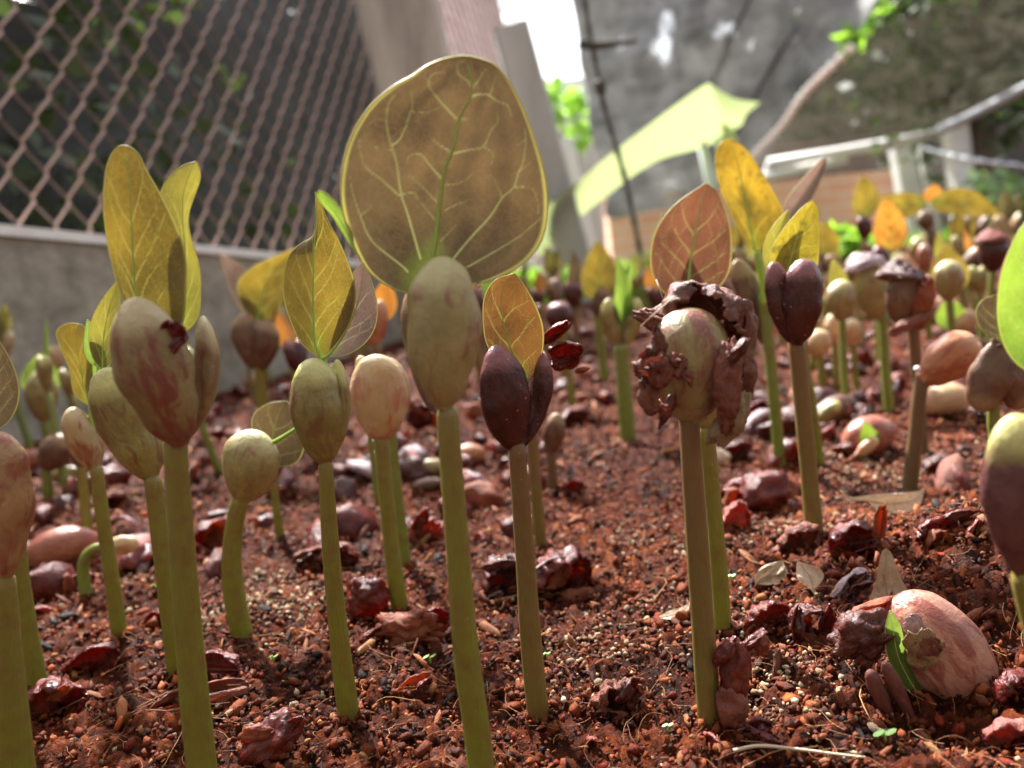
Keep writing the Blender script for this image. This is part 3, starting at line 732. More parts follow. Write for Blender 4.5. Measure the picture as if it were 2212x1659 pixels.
def grass():
    rg = random.Random(2); V = []; 
    for i in range(2600):
        x = rg.uniform(-1.0, 3.2); y = rg.uniform(4.45, 5.5); h = rg.uniform(.05, .15); a = rg.uniform(0, 6.28); w = .006
        d = Vector((math.cos(a), math.sin(a), 0)); e = Vector((-d.y, d.x, 0)) * h * rg.uniform(-.5, .5)
        b = Vector((x, y, -.06))
        V += [b - d * w, b + d * w, b + d * w * .5 + e * .6 + Vector((0, 0, h * .7)), b + e + Vector((0, 0, h))]
    o = mobj('grass', V, np.arange(len(V)).reshape(-1, 4), MT['grass'], None, False, kind='stuff')
    tag(o, 'bright green grass beyond the pale kerb', 'grass')
grass()
for k, (px, py, w) in enumerate(((2125, 578, 62), (2120, 612, 52))):
    P = pl(px, py, 1.9); s = mpp(px, py, 1.9)
    v, f = box(P.x - w * s / 2, P.x + w * s / 2, 1.9, 1.96, P.z - 13 * s, P.z + 13 * s)
    if k == 0: v2, f2 = box(P.x - 9 * s, P.x + 9 * s, 1.961, 2.0, -.05, P.z - 14 * s)
    o = mobj('white_block', v, f, MT['white_paint'], None, False)
    tag(o, ('upper' if k == 0 else 'lower') + ' of the two small white blocks by the dark bean seedling', 'block', 'white blocks')
v, f = box(pl(2095, 590, 1.9).x, pl(2150, 590, 1.9).x, 1.962, 2.0, -.05, pl(2125, 560, 1.9).z)
tag(mobj('stake', v, f, MT['dark_wall'], None, False), 'dark wooden stake behind the two small white blocks', 'stake')
# ================================================================== soil crumbs, sand, fibres
def ico(sub=0):
    t = (1 + 5 ** .5) / 2
    v = np.array([(-1, t, 0), (1, t, 0), (-1, -t, 0), (1, -t, 0), (0, -1, t), (0, 1, t), (0, -1, -t), (0, 1, -t), (t, 0, -1), (t, 0, 1), (-t, 0, -1), (-t, 0, 1)], float)
    v /= np.linalg.norm(v[0])
    f = [(0, 11, 5), (0, 5, 1), (0, 1, 7), (0, 7, 10), (0, 10, 11), (1, 5, 9), (5, 11, 4), (11, 10, 2), (10, 7, 6), (7, 1, 8), (3, 9, 4), (3, 4, 2), (3, 2, 6), (3, 6, 8), (3, 8, 9), (4, 9, 5), (2, 4, 11), (6, 2, 10), (8, 6, 7), (9, 8, 1)]
    for _ in range(sub):
        cache = {}; V = list(map(tuple, v)); nf = []
        def mid(a, b):
            k = (min(a, b), max(a, b))
            if k not in cache:
                m = (np.array(V[a]) + np.array(V[b])) / 2; V.append(tuple(m / np.linalg.norm(m))); cache[k] = len(V) - 1
            return cache[k]
        for a, b, c in f:
            x, y, z = mid(a, b), mid(b, c), mid(c, a); nf += [(a, x, z), (b, y, x), (c, z, y), (x, y, z)]
        v = np.array(V); f = nf
    return v, np.array(f)
rs_ = np.random.RandomState(11)
def rot_mats(n):
    q = rs_.normal(size=(n, 4)); q /= np.linalg.norm(q, axis=1)[:, None]
    w, x, y, z = q.T
    return np.stack([1 - 2 * (y * y + z * z), 2 * (x * y - z * w), 2 * (x * z + y * w), 2 * (x * y + z * w), 1 - 2 * (x * x + z * z), 2 * (y * z - x * w), 2 * (x * z - y * w), 2 * (y * z + x * w), 1 - 2 * (x * x + y * y)], 1).reshape(n, 3, 3)
def scatter_grains(name, X, Y, size, aniso, col, mat, sub=0, sink=.2, label=None, jit=.28):
    size = np.minimum(size, .0019 * (.8 + np.hypot(X, Y)))
    n = len(X); bv, bf = ico(sub); nb = len(bv)
    nvar = 12
    var = np.stack([bv * (1 + rs_.uniform(-jit, jit, (nb, 1))) for _ in range(nvar)])
    k = rs_.randint(0, nvar, n)
    V = var[k] * (size[:, None, None] * aniso[:, None, :])
    V = np.einsum('nij,nkj->nki', rot_mats(n), V)
    Z = soil_h(X, Y) + size * (.5 - sink)
    V += np.stack([X, Y, Z], 1)[:, None, :]
    Fq = (bf[None] + (np.arange(n) * nb)[:, None, None]).reshape(-1, 3)
    C = np.repeat(col, nb, axis=0)
    o = mobj(name, V.reshape(-1, 3), Fq, mat, None, True, {'col': C}, 'stuff')
    return o
def crumb_mat(name, rough, spec=.5):
    m, nt, b = mat_new(name)
    c = attr(nt, 'col', 'Vector'); o = objvec(nt)
    n = noise(nt, o, 2600, 3, .65)
    nt.links.new(mix(nt, 1.0, c, ramp(nt, n, [(.3, (.55, .5, .5)), (.7, (1.3, 1.25, 1.2))]), 'MULTIPLY'), b.inputs['Base Color'])
    nt.links.new(ramp(nt, noise(nt, o, 500, 2), [(.35, rough * .75), (.65, min(1, rough * 1.4))]), b.inputs['Roughness'])
    b.inputs['Specular IOR Level'].default_value = spec
    bump(nt, b, n, .8, .0006); return m
def fan(n, r0, r1, p, half=R(46)):
    u = rs_.uniform(size=n); e = 2 - p
    r = (r0 ** e + u * (r1 ** e - r0 ** e)) ** (1 / e); a = rs_.uniform(-half, half, n) + R(3)
    return r * np.sin(a), r * np.cos(a), r
def palette(n, cols, w, spread=.25):
    c = np.array(cols)[rs_.choice(len(cols), n, p=np.array(w) / sum(w))]
    return c * rs_.lognormal(0, spread, (n, 1))
SOILC = [(.12, .024, .0075), (.185, .042, .011), (.054, .012, .005), (.29, .082, .022), (.013, .007, .005), (.35, .155, .06), (.16, .021, .009)]
SOILW = [30, 22, 22, 9, 8, 3, 5]
def inside_bed(X, Y): return (X * WALL_N.x + Y * WALL_N.y) < WALL_DIST - .012
n = 80000
X, Y, r = fan(n, .09, 1.5, 1.45); k = inside_bed(X, Y); X, Y, r = X[k], Y[k], r[k]; n = len(X)
size = .00055 * rs_.lognormal(0, .5, n) * (.75 + 1.15 * r)
an = np.stack([rs_.uniform(.7, 1.7, n), rs_.uniform(.6, 1.1, n), rs_.uniform(.45, .9, n)], 1)
MT['crumb'] = crumb_mat('crumb', .40, .16)
scatter_grains('soil_crumbs', X, Y, size, an, palette(n, SOILC, SOILW), MT['crumb'], 0, jit=.42)
# larger lumps, finer meshes
n = 900
X, Y, r = fan(n, .09, 1.6, 1.3); k = inside_bed(X, Y); X, Y, r = X[k], Y[k], r[k]; n = len(X)
size = .0011 * rs_.lognormal(0, .35, n) * (.75 + .9 * r)
an = np.stack([rs_.uniform(.8, 1.6, n), rs_.uniform(.7, 1.1, n), rs_.uniform(.5, .9, n)], 1)
scatter_grains('soil_lumps', X, Y, size, an, palette(n, SOILC, SOILW), MT['crumb'], 1, .25, jit=.36)
# bark and char chips
n = 3200
X, Y, r = fan(n, .10, 1.3, 1.4); k = inside_bed(X, Y); X, Y, r = X[k], Y[k], r[k]; n = len(X)
size = .00085 * rs_.lognormal(0, .45, n) * (.8 + .8 * r)
an = np.stack([rs_.uniform(1.6, 4.0, n), rs_.uniform(.6, 1.2, n), rs_.uniform(.2, .5, n)], 1)
scatter_grains('bark_chips', X, Y, size, an, palette(n, [(.02, .015, .013), (.15, .05, .025), (.28, .11, .045), (.36, .18, .08)], [14, 32, 26, 10]), MT['crumb'], 0, .05)
# pale sand: clumps where seeds were set, loose grains elsewhere
SX, SY = [], []
for px, py, rx, m_ in ((470, 1330, .010, 220), (590, 1290, .012, 300), (545, 1265, .007, 120), (660, 1300, .007, 120), (1270, 1400, .010, 170), (905, 1360, .006, 60), (40, 1365, .008, 60), (1400, 1330, .012, 90), (1190, 1430, .006, 60),
                       (2060, 1000, .05, 260), (1850, 1010, .02, 220), (1950, 1000, .02, 200), (1620, 1330, .006, 90), (1760, 1500, .008, 130), (1700, 1440, .007, 90), (1590, 1130, .02, 160), (1350, 1165, .012, 90), (680, 1500, .004, 30), (430, 1560, .004, 60), (300, 1250, .01, 80), (990, 1120, .02, 90), (1480, 1170, .012, 90), (1780, 1130, .016, 140), (1530, 1390, .008, 60)):
    P = gp(px, py); SX.append(rs_.normal(P.x, rx, m_)); SY.append(rs_.normal(P.y, rx * 1.2, m_))
a, b_, r_ = fan(750, .1, 1.3, 1.3); SX.append(a); SY.append(b_)
X = np.concatenate(SX); Y = np.concatenate(SY); k = inside_bed(X, Y); X, Y = X[k], Y[k]; n = len(X); r = np.hypot(X, Y)
size = .00055 * rs_.lognormal(0, .35, n) * (.8 + 1.0 * r)
an = rs_.uniform(.75, 1.25, (n, 3))
MT['sand'] = crumb_mat('sand', .7, .3)
scatter_grains('sand_grains', X, Y, size, an, palette(n, [(.34, .25, .15), (.44, .35, .22), (.22, .14, .08), (.52, .44, .31), (.15, .045, .02)], [4, 3, 4, 1, 6], .25), MT['sand'], 0, .1, jit=.3)
# coir fibres
def fibres(name, n, r0, r1, L, rad, col1, col2):
    rg = random.Random(4); VV = []; FF = []; CC = []; c = 0
    X, Y, r = fan(n, r0, r1, 1.5)
    for i in range(n):
        if not inside_bed(X[i], Y[i]): continue
        a = rg.uniform(0, 6.28); l = L * rg.uniform(.4, 1.7); h0 = rg.uniform(.0002, .0014); P = []
        x, y = X[i], Y[i]; k_ = rg.gauss(0, .55); lift = max(0, rg.gauss(0, .0016))
        for q in range(7):
            P.append((x, y, float(soil_h(x, y)) + .0009 + h0 + lift * math.sin(q / 6 * 3.14)))
            a += k_ * .5 + rg.gauss(0, .25); x += math.cos(a) * l / 6; y += math.sin(a) * l / 6
        v, f, _ = tube(P, np.linspace(rad * rg.uniform(.6, 1.4), rad * .4, 7), 4, False)
        VV.append(v); FF += [tuple(i_ + c for i_ in q) for q in f]; c += len(v)
        t = rg.random(); CC.append(np.repeat(np.array([[p + (q_ - p) * t for p, q_ in zip(col1, col2)]]), len(v), 0))
    mobj(name, np.concatenate(VV), FF, MT['crumb2'], None, True, {'col': np.concatenate(CC)}, 'stuff')
MT['crumb2'] = crumb_mat('fibre', .6, .35)
fibres('coir_fibres', 1300, .10, .6, .009, .00010, (.42, .22, .10), (.28, .12, .05))
fibres('coir_fibres', 150, .10, .9, .018, .00018, (.48, .28, .13), (.25, .11, .05))
# ================================================================== seedlings
def frame(axis, side_hint):
    a = Vector(axis).normalized(); s = Vector(side_hint); s = (s - a * s.dot(a)).normalized(); return a, s, a.cross(s)
def cot_geo(B, T, w, th, turn=0.0, bend=0.0, seed=0, nv=28, nu=28, neck=.16, flat=.55, lump=.066, pw=2.3, fat=.5):
    """bean half from its neck B to its tip T; w wide, th thick; turn = degrees about its axis (0 shows the broad side)"""
    B = Vector(B); T = Vector(T); L = (T - B).length
    a, s, n = frame(T - B, (1, 0, 0))
    if n.y > 0: n = -n                       # n looks to the camera side
    q = Matrix.Rotation(R(turn), 3, a); s = q @ s; n = q @ n
    V = []; rest = []; tt = []
    for i in range(nv):
        v = i / (nv - 1)
        vv = .5 - .5 * math.cos(math.pi * v)
        x = (vv - fat) / (fat if vv < fat else 1 - fat)
        prof = max(0.0, 1 - abs(x) ** pw) ** .5
        if vv < .5: prof = max(prof * (1 - .25 * (1 - vv * 2)), neck * (1 - .0 * vv))
        c = B.lerp(T, vv) + n * (bend * L * (4 * (vv - .5) ** 2 - 1))
        for k in range(nu):
            p = 2 * math.pi * k / nu
            cx, cz = math.cos(p), math.sin(p)
            cz_ = cz if cz > 0 else cz * flat
            d = s * (cx * w / 2 * prof) + n * (cz_ * th / 2 * prof)
            r_ = Vector((cx * w / 2 * prof, cz_ * th / 2 * prof, vv * L))
            nz = mnoise.noise(r_ / (w * .45) + Vector((seed * 7.3, seed, 0))) + .5 * mnoise.noise(Vector((cx * 2.2, cz * 2.2, vv * 1.5)) + Vector((seed, 9, 3)))
            wr = 1 - abs(mnoise.noise(Vector((r_.x / (w * .16), r_.y / (w * .16), r_.z / (w * .7))) + Vector((seed * 3.1, 0, seed)))) * 2
            wr2 = mnoise.noise(r_ / (w * .12) + Vector((seed, 4, 8)))
            V.append(c + d * (1 + lump * (1.9 * nz - .85 * max(0, wr) ** 2 * (.5 + .9 * abs(2 * vv - 1)) + .28 * wr2))); rest.append(r_ + Vector((seed * .13, seed * .07, 0))); tt.append(vv)
    Fc = [(i * nu + k, i * nu + (k + 1) % nu, (i + 1) * nu + (k + 1) % nu, (i + 1) * nu + k) for i in range(nv - 1) for k in range(nu)]
    Fc.append(tuple(range(nu))[::-1]); Fc.append(tuple((nv - 1) * nu + k for k in range(nu)))
    return np.array(V), Fc, np.array(tt), np.array(rest)
def add_cot(root, B, T, w, th, mat, **kw):
    v, f, t, rest = cot_geo(B, T, w, th, **kw)
    return mobj('cotyledon', v, f, MT[mat], root, True, {'t': t, 'rest': rest})
SEED = [0]
def add_stem(root, pts, r0, r1, mat, seg=12, n=26, name='stem'):
    """pts world, bottom to top"""
    P = spline(pts, n); L = np.linalg.norm(P[-1] - P[0])
    rad = np.linspace(r0, r1, n); rad[-1] *= .7
    v, f, t = tube(P, rad, seg)
    SEED[0] += 1
    rest = np.zeros_like(v)
    for i in range(n):
        for k in range(seg):
            p = 2 * math.pi * k / seg
            rest[i * seg + k] = (math.cos(p) * rad[i], math.sin(p) * rad[i] + SEED[0] * .05, t[i * seg] * L)
            wob = 1 + .05 * mnoise.noise(Vector((SEED[0] * 1.3, 5, t[i * seg] * 4))) + .03 * mnoise.noise(Vector((math.cos(p) * 1.5, math.sin(p) * 1.5, t[i * seg] * 9 + SEED[0])))
            v[i * seg + k] = P[i] + (v[i * seg + k] - P[i]) * wob
    return mobj(name, v, f, MT[mat], root, True, {'t': t, 'rest': rest})
def leaf_lines(b, t, w, bend=0.08, skew=0.0, ap=.75, sh=.85, n=12):
    """outline polylines of an oval leaf from base b to tip t (picture points), w wide"""
    b = np.array(b, float); t = np.array(t, float); d = t - b; L = np.linalg.norm(d); d /= L; s = np.array([-d[1], d[0]])
    M = []; Lf = []; Rt = []
    for v in np.linspace(0, 1, n):
        c = b + d * L * v + s * (bend * L * 4 * v * (1 - v))
        h = w / 2 * max(0.0, math.sin(math.pi * v ** ap)) ** sh
        M.append(c); Lf.append(c - s * h * (1 + skew)); Rt.append(c + s * h * (1 - skew))
    if Lf[n // 2][0] > Rt[n // 2][0]: Lf, Rt = Rt, Lf
    return Lf, M, Rt
def add_leaf(root, Y, L, M, Rr, mat, tilt=0.0, fold=0.15, curl=0.0, dy=0.0, wave=.04, nv=30, nu=8, veins=5, vpx=None, rim=True, vw=1.0, seed=0, name='leaf'):
    """a leaf traced in the picture and bent in depth; outlines run base to tip. tilt: lean away per height; fold>0: edges come forward"""
    if veins and nv >= 24 and not vpx: nv, nu = nv * 3, nu * 3
    Ls, Ms, Rs = spline(L, nv), spline(M, nv), spline(Rr, nv)
    zb = pl(*Ms[0], Y).z; lref = max(1e-6, (pl(*Ms[-1], Y) - pl(*Ms[0], Y)).length)
    us = np.linspace(-1, 1, 2 * nu + 1)
    G = np.zeros((nv, 2 * nu + 1, 3)); PX = np.zeros((nv, 2 * nu + 1, 2))
    for i in range(nv):
        hw = max((pl(*Rs[i], Y) - pl(*Ls[i], Y)).length / 2, 1e-6); v = i / (nv - 1)
        for j, u in enumerate(us):
            p = Ms[i] + (Rs[i] - Ms[i]) * u if u > 0 else Ms[i] + (Ls[i] - Ms[i]) * -u
            P = pl(p[0], p[1], Y)
            yo = dy + tilt * (P.z - zb) - fold * hw * abs(u) ** 1.3 + curl * lref * v * v
            yo += wave * hw * (mnoise.noise(Vector((u * 1.4, v * 3.0, seed * 5.1))) * (0.3 + abs(u)) + .22 * mnoise.noise(Vector((u * 4.5, v * 7.0, seed * 2.3))))
            P = pl(p[0], p[1], Y + yo); G[i, j] = P; PX[i, j] = p
    nn = 2 * nu + 1
    def uvpx(u, v):
        fi = min(max(v, 0), 1) * (nv - 1); i = min(int(fi), nv - 2); a = fi - i
        fj = (min(max(u, -1), 1) + 1) / 2 * (nn - 1); j = min(int(fj), nn - 2); b = fj - j
        return (PX[i, j] * (1 - a) + PX[i + 1, j] * a) * (1 - b) + (PX[i, j + 1] * (1 - a) + PX[i + 1, j + 1] * a) * b
    wpx = max(np.linalg.norm(Rs[i] - Ls[i]) for i in range(nv)); ww = max(wpx * (.0038 if vpx else .0060), .9) * vw
    lines = []
    if vpx: lines = [((.45 + .75 * l[0]) * ww, min(1, .25 + .6 * l[0]), spline(l[1:], 6 * len(l))) for l in vpx]
    elif veins:
        rg = random.Random(seed + 3)
        for k in range(veins):
            for sd in (-1, 1):
                v0 = .02 + .72 * k / veins + rg.uniform(0, .05); dv = rg.uniform(.20, .34) * (1.25 - .5 * k / veins); wv = rg.uniform(-.03, .03)
                f = lambda q: (sd * .88 * q, v0 + dv * q ** .75 + wv * math.sin(q * 5))
                lines.append((ww, .75, np.array([uvpx(*f(q)) for q in np.linspace(0, 1, 12)])))
                for qq in (.3, .5, .68, .82):
                    b0 = f(qq + rg.uniform(-.06, .06)); sg = rg.choice((-1, 1)); r_ = rg.uniform(.7, 1.3)
                    lines.append((ww * .8, .3, np.array([uvpx(b0[0] + sd * .17 * q * r_, b0[1] + sg * r_ * (.07 * q + .05 * q * q)) for q in np.linspace(0, 1, 5)])))
    vein = np.zeros(nv * nn)
    if lines:
        pf = PX.reshape(-1, 2)
        for wl__, sg_, L_ in lines:
            n_ = len(L_) - 1
            for q in range(n_):
                a_, b_ = L_[q], L_[q + 1]; d_ = b_ - a_; w_ = wl__ * (1 - .55 * q / n_)
                lo = np.minimum(a_, b_) - 3 * w_ - 2; hi = np.maximum(a_, b_) + 3 * w_ + 2
                near = np.where((pf[:, 0] > lo[0]) & (pf[:, 0] < hi[0]) & (pf[:, 1] > lo[1]) & (pf[:, 1] < hi[1]))[0]
                if not len(near): continue
                pr = pf[near] - a_; tt_ = np.clip((pr @ d_) / (d_ @ d_ + 1e-9), 0, 1)
                dist = np.linalg.norm(pr - tt_[:, None] * d_, axis=1)
                vein[near] = np.maximum(vein[near], np.clip(1.6 - dist / w_, 0, 1) * sg_ * (1 - .5 * q / n_))
    sc_ = lref / max(1.0, np.linalg.norm(Ms[-1] - Ms[0]))
    G[:, :, 1] -= (vein.reshape(nv, nn)) * ww * sc_ * .9
    idx = np.arange(nv * nn).reshape(nv, nn)
    Fq = np.stack([idx[:-1, :-1], idx[:-1, 1:], idx[1:, 1:], idx[1:, :-1]], -1).reshape(-1, 4)
    uu = np.tile(us, nv); tt = np.repeat(np.linspace(0, 1, nv), nn)
    rest = G.reshape(-1, 3) - G.reshape(-1, 3)[0] + np.array([seed * .11, 0, seed * .07])
    lf = mobj(name, G.reshape(-1, 3), Fq, MT[mat], root, True, {'u': uu, 't': tt, 'rest': rest, 'vein': vein})
    def S(u, v):                              # a point on the blade
        fi = min(max(v, 0), 1) * (nv - 1); i = min(int(fi), nv - 2); a = fi - i
        fj = (min(max(u, -1), 1) + 1) / 2 * (nn - 1); j = min(int(fj), nn - 2); b = fj - j
        return (G[i, j] * (1 - a) + G[i + 1, j] * a) * (1 - b) + (G[i, j + 1] * (1 - a) + G[i + 1, j + 1] * a) * b
    W = max((Vector(G[i, 0]) - Vector(G[i, -1])).length for i in range(nv))
    rv = max(W * .011, .00012) * vw
    path = [S(0, v) + np.array([0, -rv * .25, 0]) for v in np.linspace(0.0, .96, 22)]
    v_, f_, _ = tube(path, np.linspace(rv * 1.9, rv * .45, 22), 6)
    mobj('midrib', v_, f_, MT['midrib'], lf)
    if rim:
        st_ = max(1, nv // 24)
        edge = [G[i, 0] for i in range(0, nv, st_)] + [G[i, -1] for i in range(nv - 1, -1, -st_)]
        v_, f_, _ = tube(spline(edge, 90), max(W * .0048, .00008), 5)
        mobj('leaf_edge', v_, f_, MT['leaf_edge'], lf)
    return lf
BASES = []
class Plant:
    """one seedling: traced in picture points on the upright plane where its foot stands"""
    def __init__(s, label, stem, w, mat='stem_olive', Y=None, group='seedlings of the bed', cat='seedling', name='seedling', top_extra=0.0):
        if Y is None:
            s.B = gp(*stem[0]); Y = s.B.y; pts = [Vector((s.B.x, Y, s.B.z - .004))] + [pl(a, b, Y) for a, b in stem[1:]]
        else:
            P = pl(*stem[0], Y); s.B = Vector((P.x + .06 * (P.z) * .4, Y, float(soil_h(P.x, Y)))); pts = [s.B - Vector((0, 0, .004))] + [pl(a, b, Y) for a, b in stem]
        s.Y = Y
        BASES.append((s.B, w[0] / 2 * mpp(*topx(s.B), Y)))
        s.root = thing(name, s.B, label, cat, group)
        m0 = mpp(*topx(s.B), Y); m1 = mpp(*(stem[-1]), Y)
        pts.append(pts[-1] + (pts[-1] - pts[-2]).normalized() * .0012)
        add_stem(s.root, pts, w[0] / 2 * m0, w[1] / 2 * m1, mat)
    def pt(s, p, dy=0.0): return pl(p[0], p[1], s.Y + dy)
    def cot(s, b, t, w, mat, th=.6, dyb=0.0, dyt=0.0, **kw):
        m = mpp(*t, s.Y); SEED[0] += 1
        return add_cot(s.root, s.pt(b, dyb), s.pt(t, dyt), w * m, w * m * th, mat, seed=SEED[0], **kw)
    def leaf(s, L, M, Rr, mat, **kw):
        SEED[0] += 1; return add_leaf(s.root, s.Y, L, M, Rr, 'leaf_' + mat, seed=SEED[0], **kw)
    def leafo(s, b, t, w, mat, bend=.06, skew=0.0, ap=.75, sh=.85, **kw):
        L, M, Rr = leaf_lines(b, t, w, bend, skew, ap, sh); return s.leaf(L, M, Rr, mat, **kw)
    def shoot(s, pts, w0, w1, mat='shoot', dy=0.0, name='shoot'):
        P = [s.pt(p, dy) for p in pts]; m = mpp(*pts[0], s.Y)
        n = 14; v, f, _ = tube(spline(P, n), np.linspace(w0 / 2 * m, w1 / 2 * m, n), 8)
        return mobj(name, v, f, MT[mat], s.root)

# ---- curled shells (seed coats): part of an egg shape, ragged, with real thickness
def shell_geo(C, M3, rad, ph=(0, 4.2), th=(.25, 2.9), thick=.0005, ridge=0.0, nridge=9, rough=.14, jag=.25, seed=0, nu=30, nv=22, curl=0.12):
    """C centre, M3 orientation (columns), rad radii; long axis = third column"""
    C = Vector(C); rest = []; outer = np.zeros((nv, nu, 3))
    sv = Vector((seed * 3.7, seed * 1.9, seed * .77))
    for i in range(nv):
        fi = i / (nv - 1)
        for k in range(nu):
            fk = k / (nu - 1)
            e0 = jag * (mnoise.noise(Vector((fi * 4, 1, 0)) + sv) + .6 * mnoise.noise(Vector((fi * 13, 1, 0)) + sv)); e1 = jag * (mnoise.noise(Vector((fi * 4, 7, 0)) + sv) + .6 * mnoise.noise(Vector((fi * 13, 7, 0)) + sv))
            g0 = jag * .6 * mnoise.noise(Vector((fk * 5, 3, 2)) + sv); g1 = jag * .6 * mnoise.noise(Vector((fk * 5, 9, 4)) + sv)
            p = ph[0] + e0 + (ph[1] + e1 - ph[0] - e0) * fk
            t = th[0] + g0 + (th[1] + g1 - th[0] - g0) * fi
            d = Vector((math.sin(t) * math.cos(p), math.sin(t) * math.sin(p), math.cos(t)))
            rr = 1 + rough * 1.15 * mnoise.noise(d * 1.7 + sv) + rough * .6 * mnoise.noise(d * 4.5 + sv) + rough * .13 * mnoise.noise(d * 11 + sv) + ridge * abs(math.sin(nridge * t * .5 + 1.5 * mnoise.noise(d * 2 + sv)))
            rr *= 1 - curl * abs(2 * fk - 1) ** 3
            outer[i, k] = (d.x * rad[0] * rr, d.y * rad[1] * rr, d.z * rad[2] * rr)
    gu = np.gradient(outer, axis=1); gv = np.gradient(outer, axis=0); nrm = np.cross(gu, gv); nrm /= np.linalg.norm(nrm, axis=2)[:, :, None] + 1e-12
    if (nrm * outer).sum() < 0: nrm = -nrm
    inner = outer - nrm * thick
    A = np.array(M3)
    V = np.concatenate([outer.reshape(-1, 3), inner.reshape(-1, 3)])
    rest = V + np.array([seed * .21, seed * .05, 0])
    V = V @ A.T + np.array(C)
    idx = np.arange(nv * nu).reshape(nv, nu); o = nv * nu; Fc = []
    for i in range(nv - 1):
        for k in range(nu - 1):
            q = (idx[i, k], idx[i, k + 1], idx[i + 1, k + 1], idx[i + 1, k]); Fc.append(tuple(map(int, q))); Fc.append(tuple(int(x) + o for x in q[::-1]))
    bd = list(idx[0, :]) + list(idx[1:, -1]) + list(idx[-1, -2::-1]) + list(idx[-2:0, 0])
    for a, b in zip(bd, bd[1:] + bd[:1]): Fc.append((int(b), int(a), int(a) + o, int(b) + o))
    return V, Fc, rest
def orient(rx, ry, rz): return np.array(Euler((R(rx), R(ry), R(rz))).to_matrix())
def add_shell(parent, name, C, rot, rad, mat, **kw):
    SEED[0] += 1; kw.setdefault('seed', SEED[0])
    v, f, rest = shell_geo(C, orient(*rot), rad, **kw)
    return mobj(name, v, f, MT[mat], parent, True, {'rest': rest})
def bean_geo(C, M3, rad, kink=.12, seed=0, nu=20, nv=18, rough=.05):
    V = []; rest = []; sv = Vector((seed * 2.1, seed, 0))
    for i in range(nv):
        t = math.pi * (i + .0) / (nv - 1)
        for k in range(nu):
            p = 2 * math.pi * k / nu
            d = Vector((math.sin(t) * math.cos(p), math.sin(t) * math.sin(p), math.cos(t)))
            rr = 1 + rough * mnoise.noise(d * 1.6 + sv) + rough * .4 * mnoise.noise(d * 4 + sv)
            V.append((d.x * rad[0] * rr - kink * rad[0] * (1 - d.z * d.z), d.y * rad[1] * rr, d.z * rad[2] * rr)); rest.append((d.x * rad[0], d.y * rad[1] + seed * .1, d.z * rad[2]))
    Fc = [(i * nu + k, i * nu + (k + 1) % nu, (i + 1) * nu + (k + 1) % nu, (i + 1) * nu + k) for i in range(nv - 1) for k in range(nu)]
    V = np.array(V) @ np.array(M3).T + np.array(C)
    t = np.repeat(np.linspace(0, 1, nv), nu) * .5
    return V, Fc, np.array(rest), t
def add_bean(parent, name, C, rot, rad, mat, **kw):
    SEED[0] += 1; kw.setdefault('seed', SEED[0])
    v, f, rest, t = bean_geo(C, orient(*rot), rad, **kw)
    return mobj(name, v, f, MT[mat], parent, True, {'rest': rest, 't': t})
# ================================================================== the seedlings in front, one by one
def zc(zx, zy, ox=1200, oy=0, k=.3472): return (ox / 1.8228 + zx * k, oy / 1.8228 + zy * k)
